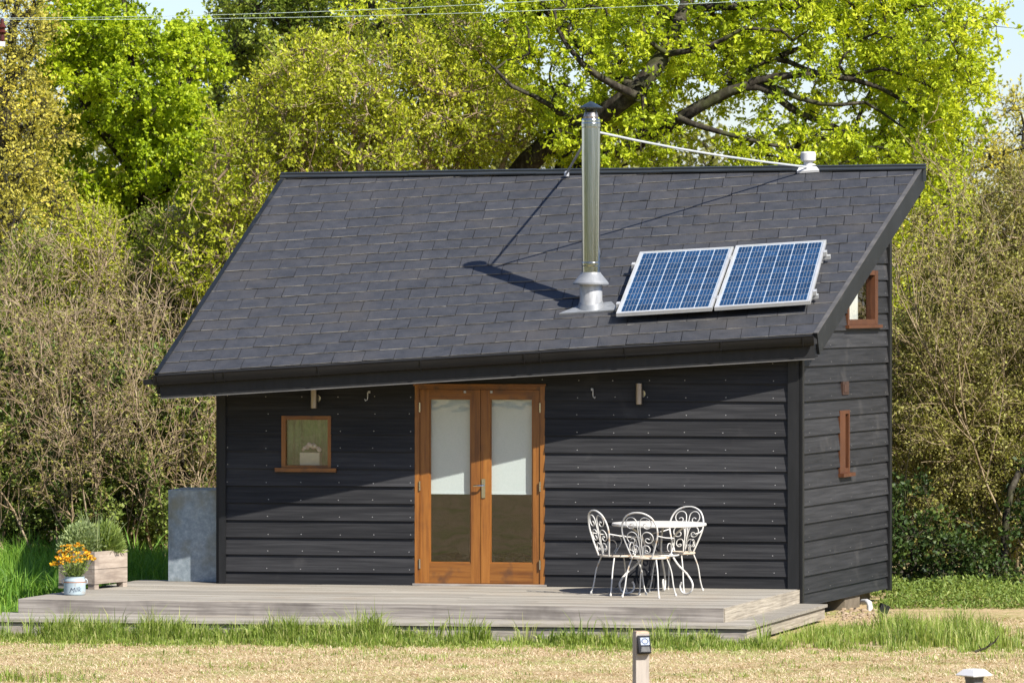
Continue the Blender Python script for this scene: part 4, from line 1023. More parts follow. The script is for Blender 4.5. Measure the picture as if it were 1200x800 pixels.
sallow(320, 'olive yellow sallow with thin upright stems above the left roof edge',
    [B(330, 150, Ys, 70, 65, 1.4, 1.3), B(280, 200, Ys-.3, 50, 70, 1.2, 1.0), B(360, 100, Ys, 55, 55, 1.2, 0.9), B(250, 290, Ys-.6, 60, 80, 1.1, 0.9)],
    [(280, 90, .2), (300, 70, -.3), (330, 60, .4), (350, 60, -.2), (260, 130, -.4), (240, 180, 0)], 250)
# distant trees, each its own crown and trunk
far = [(-60, 120, 88), (70, 140, 92), (215, 110, 95), (330, 120, 90), (455, 130, 96), (590, 120, 92), (700, 140, 98), (800, 150, 90), (905, 160, 96), (1000, 165, 92), (1090, 200, 98), (1270, 190, 94)]
far_l = ['beyond the left edge of the photo', 'behind the yellowish tree at the far left', 'seen through gaps in the bright maple', 'behind the dark green tree', 'behind the middle sallow', 'behind the oak trunk',
         'seen left of the steel flue cowl', 'seen under the oak limb right of the flue', 'seen above the panels through oak leaves', 'seen above the white roof vent', 'seen at the right end of the ridge', 'behind the right hand hedge edge']
for (u, v, Y), l in zip(far, far_l):
    s = Y/F; hh = HC-(v-VH)*s
    wr = random.uniform(60, 85)
    make_tree('distant_tree', 'hazy olive tree far beyond the cabin, '+l, 'tree', gnd(u, Y), [[gnd(u, Y), WP(u+5, 330, Y), WP(u-4, v+60, Y)]],
        [B(u, v+60, Y, wr, 65, 1.8, 1), B(u+random.uniform(-30, 30), v+130, Y, wr+15, 75, 2, 1.1), B(u, v+210, Y, wr+25, 80, 2, 1)],
        120, 0.16, random.choice([M['L_far'], M['L_far'], M['L_sallow']]), M['bark_dk'], per=56, clump_r=0.6, twigs=7, trunk_r=0.2, group='trees far beyond the cabin', tint_mu=random.uniform(0.35, 0.6))
Yr = 78
make_tree('hedgerow_tree', 'olive tree with brownish top above the hedge at the right edge', 'tree', gnd(1195, Yr),
    [[gnd(1195, Yr), WP(1190, 300, Yr), WP(1200, 150, Yr)]],
    [B(1200, 160, Yr, 55, 55, 1.6, 1.2), B(1150, 225, Yr, 60, 55, 1.5, 1), B(1230, 240, Yr, 70, 70, 1.6, 1), B(1100, 290, Yr, 50, 45, 1.3, .8), B(1180, 320, Yr, 90, 60, 1.3, .8)],
    200, 0.08, M['L_yel'], M['bark_dk'], per=56, clump_r=0.42, twigs=7, trunk_r=0.16)
make_tree('young_birch', 'thin young tree with fresh leaves right of the roof end', 'tree', gnd(1100, 66),
    [[gnd(1100, 66), WP(1096, 400, 66), WP(1092, 300, 66), WP(1088, 240, 66)], [WP(1094, 330, 66), WP(1120, 290, 66), WP(1130, 250, 66)]],
    [B(1085, 225, 66, 45, 40, 1.1, 1.2), B(1110, 265, 66, 45, 40, 1.1, 1), B(1070, 280, 66, 40, 40, 1, .7)],
    80, 0.07, M['L_oak'], M['bark_dk'], per=42, clump_r=0.34, twigs=6, trunk_r=0.06, tint_mu=0.6)

# ------------------------------------------------------------------ bare twiggy shrubs
def shrub(name, label, base, height, spread, nst, twmat, leafm, nleaf, leaf=0.045, lean=(0, 0), group=None, thick=0.017, dens=1.0, arch=0.0):
    root = empty(name, label, 'shrub', base, group)
    P0 = []; P1 = []; r0 = []; r1 = []
    base = np.array(base, float)
    def grow(p, d, L_, r, lvl, nseg):
        step = L_/nseg
        for i in range(nseg):
            d = d+rng.normal(size=3)*(0.10+0.05*lvl)+np.array([0, 0, 0.05*(1 if lvl < 2 else 0.5)-arch*(i/nseg)])
            d /= np.linalg.norm(d)
            q = p+d*step; rr = r*(1-0.75*(i+1)/nseg)+0.0016
            P0.append(p); P1.append(q); r0.append(r*(1-0.75*i/nseg)+0.0016); r1.append(rr)
            if q[2] < 0.03: return
            if lvl < 3:
                if lvl == 0: nb = (0 if i < nseg*0.2 else rng.integers(1, 3))
                elif lvl == 1: nb = rng.integers(0, 3) if dens > rng.random() else 1
                else: nb = rng.integers(0, 2)
                for _ in range(nb):
                    sd = rng.normal(size=3); sd -= d*sd.dot(d); sd /= np.linalg.norm(sd)+1e-9
                    bd = d*rng.uniform(0.45, 0.95)+sd*rng.uniform(0.5, 0.95)+np.array([0, 0, 0.18]); bd /= np.linalg.norm(bd)
                    bl = L_*rng.uniform(0.28, 0.5)*(1.0 if lvl else (1.1-0.5*i/nseg))
                    grow(q, bd, bl, max(rr*0.62, 0.003), lvl+1, max(2, 5-lvl))
            p = q
    for k in range(nst):
        a = rng.uniform(0, 2*math.pi); sp = spread*math.sqrt(rng.random())
        d = np.array([math.cos(a)*sp+lean[0], math.sin(a)*sp*0.7+lean[1], 1.0]); d /= np.linalg.norm(d)
        st = base+np.array([math.cos(a)*0.45*sp, math.sin(a)*0.3*sp, 0])
        grow(st, d, height*rng.uniform(0.62, 1.05), thick*rng.uniform(0.55, 1.2), 0, 8)
    P0, P1 = np.array(P0), np.array(P1); r0, r1 = np.array(r0), np.array(r1)
    ok = clear_of_cabin(P1) & clear_of_cabin(P0); P0, P1, r0, r1 = P0[ok], P1[ok], r0[ok], r1[ok]
    V, idx = tubes_np(P0, P1, r0, r1, 4)
    np_mesh('branches', V, 4, idx, twmat, None, root, smooth=True)
    if nleaf:
        thin = np.where(r1 < 0.006)[0]; pk = rng.choice(thin, nleaf); t = rng.random((nleaf, 1))
        C = P0[pk]*(1-t)+P1[pk]*t; D = unit(unit(P1[pk]-P0[pk])+rng.normal(size=(nleaf, 3))*0.8)
        V, idx = leaves_np(C, D, leaf*rng.uniform(0.5, 1.3, nleaf), 0.55)
        np_mesh('leaves', V, 3, idx, leafm, np.repeat(np.clip(rng.normal(0.5, 0.25, nleaf), 0, 1), 4), root)
    return root
gl = 'bare twiggy shrubs left of the cabin'
lefts = [(-40, 59.4, 3.3, 0.50, 7, 'at the left edge of the photo'), (35, 60.2, 3.7, 0.42, 8, 'below the yellowish tree'), (105, 60.0, 3.7, 0.45, 8, 'directly behind the wooden planter'),
         (155, 60.8, 3.8, 0.40, 8, 'below the bright maple'), (205, 60.4, 3.3, 0.45, 8, 'just behind the metal cabinet'), (250, 61.2, 3.3, 0.45, 8, 'half hidden by the left roof edge'),
         (60, 58.0, 2.5, 1.0, 7, 'low and sprawling behind the yellow flowers'), (150, 58.8, 2.5, 1.0, 6, 'low and sprawling left of the metal cabinet'),
         (15, 58.6, 3.3, 0.75, 7, 'spreading widely at the left edge'), (120, 58.6, 3.4, 0.7, 8, 'spreading widely above the planter'), (200, 59.2, 3.2, 0.7, 7, 'spreading widely beside the gutter end')]
for (u, Y, h, sp, n, l) in lefts:
    shrub('bare_shrub', 'tangled tan shrub of bare twigs, the one '+l, gnd(u, Y), h, sp, n, M['twig'], M['L_bud'], 3000, 0.046, group=gl, thick=0.0145)
gr2 = 'bare twiggy shrubs right of the cabin'
rights = [(1065, 55.6, 3.0, 0.50, 5, (0, 0), 'touching the cabin back corner'), (1120, 56.4, 3.6, 0.5, 5, (0.05, 0), 'between cabin corner and frame edge'), (1180, 56.0, 4.3, 0.5, 6, (0, 0), 'tallest of the right hand hedge'), (1240, 55.4, 4.8, 0.5, 5, (-0.1, 0), 'running out of the right edge'), (1150, 58.5, 4.6, 0.5, 6, (0, 0), 'at the back of the right hand hedge')]
for (u, Y, h, sp, n, le, l) in rights:
    shrub('bare_shrub', 'dense brown olive twiggy shrub, the one '+l, gnd(u, Y), h, sp, n, M['twig_r'], M['L_bud'], 7500, 0.042, le, group=gr2, thick=0.014, dens=1.3, arch=0.05)

# evergreen / ivy masses inside the hedges
def evergreen(name, label, u, Y, blobs, n, leaf=0.06, mat_='L_ivy', group=None, per=90, tint=0.45):
    return make_tree(name, label, 'bush', gnd(u, Y), [[gnd(u, Y), WP(u, 560, Y), WP(u+4, 480, Y)]], blobs, n, leaf, M[mat_], M['bark_dk'], per=per, clump_r=0.26, twigs=7, trunk_r=0.05, tip_r=0.005, leaf_w=0.7, group=group, tint_mu=tint, minz=0.02)
ge = 'dark evergreen bushes in the hedges'
evergreen('evergreen_bush', 'dark glossy evergreen bush behind the planter and flowers', 90, 59.0, [B(45, 550, 58.6, 60, 75, .5), B(115, 570, 59.0, 60, 75, .5), B(110, 470, 59.4, 70, 60, .5), B(30, 450, 59.6, 50, 60, .5)], 150, group=ge)
evergreen('evergreen_bush', 'dark glossy evergreen bush behind the metal cabinet', 215, 58.9, [B(205, 500, 59.4, 40, 60, .4), B(228, 560, 59.4, 45, 80, .4), B(170, 600, 59.4, 45, 50, .4), B(175, 470, 59.8, 45, 60, .4)], 150, 0.065, group=ge, tint=0.55)
evergreen('evergreen_bush', 'small leafy bush low behind the wooden planter', 130, 58.6, [B(125, 600, 58.6, 45, 45, .4), B(165, 590, 58.7, 40, 50, .4), B(60, 610, 58.4, 45, 40, .4)], 70, 0.055, group=ge, tint=.5)
evergreen('evergreen_bush', 'dark evergreen bush at the left edge behind tall grass', 10, 60.0, [B(10, 510, 60.0, 55, 90, .5), B(20, 600, 59.8, 60, 55, .5)], 110, group=ge)
evergreen('ivy_bush', 'ivy covered bush at the back corner of the cabin', 1065, 55.0, [B(1060, 600, 55.0, 32, 80, .4), B(1085, 650, 54.8, 50, 40, .4), B(1130, 660, 54.8, 50, 28, .4)], 55, 0.06, 'L_ivy_dk', group=ge)
evergreen('ivy_bush', 'low ivy bush at the foot of the right hand hedge', 1175, 55.2, [B(1175, 640, 55.2, 50, 50, .4), B(1210, 600, 55.4, 45, 80, .4), B(1130, 560, 56.4, 55, 80, .5), B(1200, 480, 56.8, 60, 100, .6)], 55, 0.06, 'L_ivy_dk', group=ge)
for (u, Y, v0, l) in ((40, 63, 330, 'behind the bare shrubs at the left edge'), (150, 63.5, 340, 'behind the bare shrubs, below the maple'), (260, 63, 350, 'behind the left roof corner'), (1090, 61, 380, 'behind the right hedge near the cabin'), (1190, 61, 330, 'behind the right hedge at the frame edge')):
    evergreen('hedge_bush', 'shaded leafy bush '+l, u, Y, [B(u, v0+50, Y, 75, 70, .6), B(u, v0+160, Y, 85, 90, .7), B(u, v0+270, Y, 90, 90, .7)], 240, 0.085, 'L_dark', 'shaded bushes at the back of the hedges', per=84, tint=0.35)

gh = 'budding bushes in the right hedge'
for (u, Y, v0, l) in ((1075, 57.4, 420, 'nearest the cabin'), (1130, 57.8, 340, 'in the middle of the right hedge'), (1190, 57.4, 250, 'tallest, at the right edge'), (1215, 56.6, 430, 'low at the right edge'), (1110, 56.0, 440, 'low beside the cabin back corner'), (1165, 56.0, 470, 'low in the middle of the right hedge')):
    make_tree('budding_bush', 'brown olive budding bush, the one '+l, 'bush', gnd(u, Y), [[gnd(u, Y), WP(u, 560, Y), WP(u+4, v0+90, Y)]],
        [B(u, v0, Y, 42, 48, .5, .9), B(u-22, v0+75, Y-.2, 42, 45, .5), B(u+25, v0+95, Y, 45, 50, .5), B(u, v0+170, Y-.2, 50, 50, .5)], 190, 0.044, M['L_bud'], M['twig_r'], per=112, clump_r=0.27, twigs=10, trunk_r=0.05, tip_r=0.0045, group=gh, tint_mu=.5)
gh = 'budding bushes in the left hedge'
for (u, Y, v0, l) in ((30, 61, 360, 'at the left edge under the yellowish tree'), (105, 61.5, 330, 'under the maple'), (190, 62, 330, 'under the maple trunk fork'), (255, 62, 340, 'beside the left roof edge')):
    make_tree('budding_bush', 'tan and green budding bush, the one '+l, 'bush', gnd(u, Y), [[gnd(u, Y), WP(u, 560, Y), WP(u+4, v0+90, Y)]],
        [B(u, v0, Y, 42, 52, .5, .9), B(u-22, v0+85, Y-.2, 42, 50, .5), B(u+25, v0+95, Y, 45, 50, .5), B(u, v0-45, Y, 40, 40, .5, .7)], 120, 0.046, M['L_sallow'] if u in (105, 255) else M['L_dark'], M['twig'], per=90, clump_r=0.28, twigs=10, trunk_r=0.05, tip_r=0.0045, group=gh, tint_mu=.55)

# ------------------------------------------------------------------ grass
def wob(x, y): return (np.sin(x*1.7+y*2.3)+np.sin(x*4.1-y*1.9+1.3)+np.sin(x*9.3+y*6.1+.4)*.7+np.sin(x*.6-y*.9+2))/3.7
def blades(name, label, X, Yv, H, mat_, lean=0.45, wd=0.006, tint=None, zb=None, flat=False):
    n = len(X); a = rng.uniform(0, 2*math.pi, n); ln = lean*np.abs(rng.normal(0.7, 0.5, n))
    zb = np.zeros(n) if zb is None else zb
    dx, dy = np.cos(a), np.sin(a); sx, sy = -dy, dx
    b = np.stack([X, Yv, zb], 1); W_ = np.stack([sx, sy, np.zeros(n)], 1)*(wd*rng.uniform(.6, 1.4, n))[:, None]
    if flat:
        up_ = rng.uniform(0.05, 0.6, n); m1 = b+np.stack([dx*H*.5, dy*H*.5, H*up_*.6], 1); t_ = b+np.stack([dx*H, dy*H, H*up_*.75], 1)
    else:
        m1 = b+np.stack([dx*ln*H*.3, dy*ln*H*.3, H*.55], 1); t_ = b+np.stack([dx*ln*H, dy*ln*H, H*(1-.25*np.minimum(ln, 1.6))], 1)
    V = np.stack([b-W_, b+W_, m1+W_*.8, m1-W_*.8, t_], 1).reshape(-1, 3)
    o = np.arange(n)[:, None]*5
    idx = np.concatenate([o+np.array([[0, 1, 2]]), o+np.array([[0, 2, 3]]), o+np.array([[3, 2, 4]])], 1).ravel()
    tint = np.clip(rng.normal(.45, .2, n), 0, 1) if tint is None else np.clip(tint, 0, 1)
    ob = np_mesh(name, V, 3, idx, M[mat_], np.repeat(tint, 5)); tag(ob, label, 'grass', kind='stuff'); return ob
# mown hay
n = 260000
Yv = rng.uniform(39, 50.5, n); X = rng.uniform(-8.0, 8.5, n)
fr_y = 47.9-(X+5.1)*0.155
keep = (Yv < fr_y-0.25) | ((X > 3.6) & (Yv < 50.6)); X, Yv = X[keep], Yv[keep]
gn = wob(X*1.3, Yv*1.3)
tt2 = np.where(rng.random(len(X)) < np.clip(0.12+0.5*(gn-0.05)+.3*wob(X*.45+9, Yv*.9), 0.02, .8), rng.uniform(.85, 1, len(X)), np.clip(rng.uniform(.05, .74, len(X))+.26*wob(X*1.9+2, Yv*2.6)-.2*(wob(X*2.4+1, Yv*3.7+4)+.3*wob(X*7, Yv*9) > .38), 0, .76))
blades('cut_hay', 'short straw coloured cut grass lying over the meadow', X, Yv, rng.uniform(.018, .06, len(X)), 'G_mown', wd=0.0032, tint=tt2, flat=True)
def clumps(name, label, CX, CY, CH, per, rad, mat_, wd=.0030, tm=.45):
    """grass in tufts: every tuft has its own height, lean and colour"""
    m_ = len(CX); X = np.repeat(CX, per); Yv = np.repeat(CY, per); n = len(X)
    rr = np.repeat(rad*rng.uniform(.5, 1.4, m_), per)*np.sqrt(rng.random(n)); a = rng.uniform(0, 2*math.pi, n)
    ox, oy = rr*np.cos(a), rr*np.sin(a)
    H = np.repeat(CH, per)*rng.uniform(.35, 1.2, n)
    L_ = .32*np.abs(rng.normal(1, .6, n)); la = a+rng.normal(0, .7, n)+0.0
    la = np.where(rng.random(n) < .3, np.repeat(rng.uniform(0, 6.3, m_), per)+rng.normal(0, .3, n), la)
    dx, dy = np.cos(la)*L_, np.sin(la)*L_
    b = np.stack([X+ox, Yv+oy, np.zeros(n)], 1); W_ = np.stack([-np.sin(la), np.cos(la), np.zeros(n)], 1)*(wd*rng.uniform(.5, 1.5, n))[:, None]
    face = rng.random(n) < .6; W_[face] = np.stack([np.full(face.sum(), 1.0), rng.normal(0, .4, face.sum()), np.zeros(face.sum())], 1)*(wd*rng.uniform(.5, 1.5, face.sum()))[:, None]
    m1 = b+np.stack([dx*H*.35, dy*H*.35, H*.6], 1); t_ = b+np.stack([dx*H*1.3, dy*H*1.3, H*(1.02-.35*np.minimum(L_*1.6, 1.5))], 1)
    V = np.stack([b-W_, b+W_, m1+W_*.85, m1-W_*.85, t_], 1).reshape(-1, 3)
    o = np.arange(n)[:, None]*5
    idx = np.concatenate([o+np.array([[0, 1, 2]]), o+np.array([[0, 2, 3]]), o+np.array([[3, 2, 4]])], 1).ravel()
    tint = np.repeat(rng.normal(tm, .13, m_), per)+rng.normal(0, .16, n); tint = np.clip(np.where(rng.random(n) < .12, .95, tint), 0, 1)
    ob = np_mesh(name, V, 3, idx, M[mat_], np.repeat(tint, 5)); tag(ob, label, 'grass', kind='stuff'); return ob
# long unmown strip at the foot of the deck
m_ = 1500
X = rng.uniform(-7.0, 2.6, m_); off = np.abs(rng.normal(0, .30, m_))
Yv = s0.y+(X-s0.x)*(s1.y-s0.y)/(s1.x-s0.x)-off-0.13
nz = wob(X*1.5, Yv*.4); keep = rng.random(m_) < np.clip(.75+.5*nz, .35, 1); X, Yv, off, nz = X[keep], Yv[keep], off[keep], nz[keep]
H = np.clip((.118+.075*nz)*rng.uniform(.6, 1.5, len(X))*(1.15-1.5*np.minimum(off, .7)), .025, .34)
big = rng.random(len(X)) < .035; H = np.where((X > -4.6) & (X < -1.3), H*1.4, H); H = np.where(big & (off < .3), rng.uniform(.26, .40, len(X)), H)
clumps('long_grass', 'long green grass along the foot of the deck', X, Yv, H, 34, .10, 'G_long')
# stray short tufts thinning out over the hay
m_ = 420
X = rng.uniform(-7.0, 5.4, m_); Yv = s0.y+(X-s0.x)*(s1.y-s0.y)/(s1.x-s0.x)-.35-np.abs(rng.normal(0, .55, m_)); Yv = np.where(X > 2.3, rng.uniform(44.4, 46.6, m_), Yv)
clumps('sparse_grass', 'sparse short grass thinning out from the strip into the hay', X, Yv, rng.uniform(.02, .075, m_), 9, .13, 'G_long')
# broad leaved weeds standing in that strip
wu = np.array([60, 120, 128, 190, 262, 270, 283, 300, 352, 372, 385, 400, 470, 486, 560, 640, 720, 800, 830])+rng.normal(0, 5, 19)
WX = (wu-600)*46.9/F; WY = s0.y+(WX-s0.x)*(s1.y-s0.y)/(s1.x-s0.x)-rng.uniform(.12, .4, len(WX))
clumps('broad_leaved_weeds', 'broad leaved green weeds standing in the grass by the step', WX, WY, rng.uniform(.14, .27, len(WX)), 44, .13, 'G_long', .0062, .5)
# rank patch to the right of the deck
m_ = 1500
X = rng.uniform(1.8, 5.4, m_); Yv = rng.uniform(44.9, 50.2, m_)
ed = wob(X*1.1, Yv)*.35+rng.normal(0, .12, m_)
lo = np.maximum(46.25-(X-1.9)*0.36, 45.55)+ed; hi = np.minimum(46.2+(X-2.2)*2.3, 48.9-(np.maximum(X-3.9, 0))*0.5)+ed; rgt = 4.85+ed
keep = (Yv > lo) & (Yv < hi) & (X < rgt) & (rng.random(m_) < np.clip(.6+.7*wob(X*2, Yv*2), .12, 1)); X, Yv, lo, hi = X[keep], Yv[keep], lo[keep], hi[keep]
inner = np.clip(np.minimum(Yv-lo, hi-Yv)/.6, .2, 1)
H = np.clip((.15+.07*wob(X*1.2+3, Yv*1.2)+np.where((X > 3.7) & (X < 4.8), .12, 0))*rng.uniform(.6, 1.4, len(X))*inner, .04, .5)
clumps('long_grass', 'long green grass patch right of the step', X, Yv, H, 34, .11, 'G_long')
# lush grass left of the deck
m_ = 2200
X = rng.uniform(-7.6, -2.5, m_); Yv = rng.uniform(47.9, 58.2, m_)
lim = FLc.x+(Yv-FLc.y)*(sdn.x/sdn.y)-0.10
keep = ((X < lim) | (Yv > 51.9)) & (rng.random(m_) < np.clip(.8+.4*wob(X*2, Yv), .2, 1)) & clear_of_cabin(np.stack([X, Yv, X], 1), .1); X, Yv = X[keep], Yv[keep]
H = (.24+.10*wob(X, Yv)+np.where(Yv > 50.5, .16, 0.0))*rng.uniform(.6, 1.4, len(X)); H = np.maximum(H, .06)
clumps('lush_grass', 'tall lush green grass left of the deck', X, Yv, H, 34, .13, 'G_lush', .0048)
X = np.concatenate([rng.uniform(-5.2, -3.9, 26), rng.uniform(-7, 7, 40)]); Yv = np.concatenate([rng.uniform(42.0, 42.7, 26), rng.uniform(41.8, 46, 40)])
clumps('grass_tufts', 'low green tufts sticking up through the cut hay', X, Yv, np.concatenate([rng.uniform(.05, .13, 26), rng.uniform(.02, .07, 40)]), 22, .12, 'G_long')
# green weeds behind, at the foot of the right hedge
n = 22000
X = rng.uniform(3.6, 7.4, n); Yv = rng.uniform(51.8, 55.0, n); keep = (X > 4.3+(Yv-53.3)*.3) | (Yv > 53.6); X, Yv = X[keep], Yv[keep]
C = np.stack([X, Yv, rng.uniform(0.0, .10+.16*np.clip(wob(X*1.3, Yv)+.3, 0, 1), len(X))*np.clip((Yv-51.5)/1.4, .1, 1)], 1); D = unit(rng.normal(size=(len(X), 3))+np.array([0, 0, .5]))
V, idx = leaves_np(C, D, .040*rng.uniform(.4, 1.7, len(X)), .38)
o = np_mesh('ground_weeds', V, 3, idx, M['G_weed'], np.repeat(np.clip(rng.normal(.5, .22, len(X)), 0, 1), 4)); tag(o, 'low green weeds at the foot of the right hedge', 'weeds', kind='stuff')
# sparse green tufts in the mown meadow
n = 14000
X = rng.uniform(-7, 7.5, n); Yv = rng.uniform(40, 46.5, n); keep = wob(X*1.3+5, Yv*1.3) > .28; X, Yv = X[keep], Yv[keep]
blades('grass_tufts', 'scattered short green tufts in the mown meadow', X, Yv, rng.uniform(.02, .07, len(X)), 'G_long', .7, .0032, tint=rng.normal(.5, .2, len(X)))

# ------------------------------------------------------------------ planter with herbs
pc = Vector((-4.36, 49.92, DECK_Z)); pa, pb = Vector((.5, .866, 0)), Vector((-.866, .5, 0)); PL, PW = 0.60, 0.46
pt = empty('wooden_planter', 'weathered square wooden planter box on block feet on the deck', 'planter', pc+pa*PL/2+pb*PW/2)
m = MB()
for i, (z0, z1) in enumerate(((.055, .205), (.210, .405))):
    for (D1, D2) in ((pa, pb), (pb, pa)):
        for off in (0, (PW if D1 is pa else PL)-.035):
            lo_, hi_ = (0, PL) if D1 is pa else (.0355, PW-.0355)
            q = pc+D2*off
            m.box(q, D1, D2, Z, lo_, hi_, 0, .035, z0, z1-(0.0 if i == 0 else random.uniform(0, .02)), 0, random.random())
m.build('planter_box', M['planter'], pt)
m = MB(); m.box(pc, pa, pb, Z, .036, PL-.036, .036, PW-.036, .10, .37); m.build('soil', M['soil'], pt)
for (x, y) in ((-.01, -.01), (PL-.09, -.01), (-.01, PW-.09), (PL-.09, PW-.09)):
    m = MB(); m.box(pc, pa, pb, Z, x+.02, x+.10, y+.02, y+.10, .0, .054); m.build('foot', M['planter'], pt)
def tuft(name, label, c0, r, n, leafm, up_, ln, wd, cat='herb'):
    d = unit(rng.normal(size=(n, 3))*np.array([1, 1, .8])+np.array([0, 0, up_])); d[:, 2] = np.abs(d[:, 2])
    C = np.array(c0)+d*np.array(r)*rng.uniform(.35, 1.0, (n, 1)); D = unit(d+rng.normal(size=(n, 3))*.35+np.array([0, 0, .5]))
    V, idx = leaves_np(C, D, ln*rng.uniform(.6, 1.3, n), wd)
    o = np_mesh(name, V, 3, idx, leafm, np.repeat(np.clip(rng.normal(.5, .22, n), 0, 1), 4)); tag(o, label, cat); return o
ctr = pc+pa*PL/2+pb*PW/2
tuft('rosemary_plant', 'spiky green herb bush in the right half of the planter', ctr+pa*.13-pb*.07+Z*.36, (.18, .2, .30), 4200, M['L_herb'], .7, .07, .16)
tuft('sage_plant', 'grey green leafy herb mound in the left half of the planter', ctr-pa*.10+pb*.08+Z*.36, (.25, .22, .33), 3600, M['L_sage'], .5, .040, .5)

def shoots(name, label, c0, n, rad, hgt, lean, wd, leafm, cat, arch=.35):
    V, I, T = [], [], []
    for k_ in range(n):
        a = rng.uniform(0, 6.283); b = np.array(c0)+np.array([math.cos(a), math.sin(a), 0])*rad*math.sqrt(rng.random()); h = hgt*rng.uniform(.6, 1.15); l_ = lean*rng.uniform(.3, 1.2)
        d = np.array([math.cos(a), math.sin(a), 0]); sd = np.array([-d[1], d[0], 0]) if rng.random() < .4 else np.array([1.0, .1, 0]); o = len(V)*1; t = rng.random()
        for j in range(5):
            f = j/4; p = b+d*l_*h*f*f+np.array([0, 0, h*(f-arch*l_*f**3)]); w_ = wd*(1-f**2)+.0006
            V += [p-sd*w_, p+sd*w_]; T += [t, t]
        for j in range(4): I += [o+2*j, o+2*j+1, o+2*j+3, o+2*j+2]
    ob = np_mesh(name, np.array(V), 4, np.array(I), leafm, np.array(T)); tag(ob, label, cat); return ob
shoots('lavender_plant', 'thin pale shoots standing up out of the wooden planter', ctr+pa*.05+Z*.37, 60, .2, .44, .35, .004, M['L_sage'], 'herb')
shoots('strap_leaved_plant', 'long strap leaved green plant left of the wooden planter', Pz(76, 676, 0.0), 16, .12, .72, .7, .016, M['G_lush'], 'plant')
shoots('arching_grass_plant', 'long arching grass blades right of the wooden planter', Pz(160, 675, 0.0), 22, .18, .62, .9, .010, M['G_lush'], 'plant')
# ------------------------------------------------------------------ milk tin with yellow flowers
cc = Pz(87.5, 696.5, DECK_Z)
can = empty('enamel_pail', 'pale blue enamel pail of yellow flowers beside the planter', 'pail', cc)
m = MB(); m.lathe(cc, [(.108, .002), (.112, .012), (.112, .125), (.110, .128)], 28); m.lathe(cc, [(.111, .137), (.110, .150), (.102, .168), (.102, .186), (.106, .19), (.097, .19), (.092, .15)], 28); m.build('pail_body', M['can'], can)
m = MB(); m.lathe(cc, [(.1125, .128), (.1135, .130), (.1135, .136), (.1125, .138)], 28); m.build('band', M['rust'], can)
for sx in (-1, 1):
    m = MB(); m.tube([cc+Vector((.11*sx, 0, .165)), cc+Vector((.128*sx, 0, .15)), cc+Vector((.128*sx, 0, .12)), cc+Vector((.112*sx, 0, .11))], .006, 6)
    m.build('handle', M['galv'], can)
# hand written word round the front of the pail
cu = bpy.data.curves.new('lettering', 'FONT'); cu.body = 'Milk'; cu.size = .068; cu.shear = .35; cu.extrude = 0.0; cu.align_x = 'CENTER'
to = bpy.data.objects.new('lettering_tmp', cu); COL.objects.link(to)
dg = bpy.context.evaluated_depsgraph_get(); me = bpy.data.meshes.new_from_object(to.evaluated_get(dg)); bpy.data.objects.remove(to)
for v_ in me.vertices:
    x, y = v_.co.x, v_.co.y; a = -math.pi/2+x*1.05/.112+.1
    v_.co = cc+Vector((.1133*math.cos(a), .1133*math.sin(a), .035+y+x*.12))
me.materials.clear(); me.materials.append(M['ink']); link('lettering', me, can)
fl = empty('yellow_flowers', 'bunch of yellow orange flowers standing in the blue pail', 'flowers', cc+Z*.15)
n = 85; a = rng.uniform(0, 2*math.pi, n); rr = np.sqrt(rng.random(n))
tp = np.stack([cc.x-.02+.23*rr*np.cos(a), cc.y+.18*rr*np.sin(a), cc.z+.30+.22*(1-rr**2)*rng.uniform(.4, 1, n)+.05*rng.random(n)+.10*rr*np.cos(a)*.3], 1)
bs_ = np.array(cc)+np.stack([.05*rr*np.cos(a), .05*rr*np.sin(a), np.full(n, .15)], 1)
V, idx = tubes_np(bs_, tp, np.full(n, .003), np.full(n, .002), 4); np_mesh('stems', V, 4, idx, M['L_herb'], np.full(len(V), .4), fl)
for q in range(n):
    m_ = 9; C = np.repeat(tp[q:q+1], m_, 0)+rng.normal(size=(m_, 3))*.004; aa = np.arange(m_)*2.4+rng.random(); el_ = rng.uniform(-.1, .7, m_)
    D = unit(np.stack([np.cos(aa), np.sin(aa)-.25, el_], 1)); V, idx = leaves_np(C, D, .032*rng.uniform(.6, 1.2, m_)*rng.uniform(.7, 1.15), .75)
    np_mesh('flower', V, 3, idx, M['yellow'], np.repeat(np.clip(rng.normal(rng.uniform(.2, .8), .18, m_), 0, 1), 4), fl)
k = 240; pk = rng.integers(0, n, k); t = rng.uniform(.2, .8, (k, 1)); C = bs_[pk]*(1-t)+tp[pk]*t; D = unit(rng.normal(size=(k, 3))+np.array([0, 0, .6]))
V, idx = leaves_np(C, D, .05*rng.uniform(.6, 1.2, k), .3); np_mesh('leaves', V, 3, idx, M['L_herb'], np.repeat(rng.random(k), 4), fl)

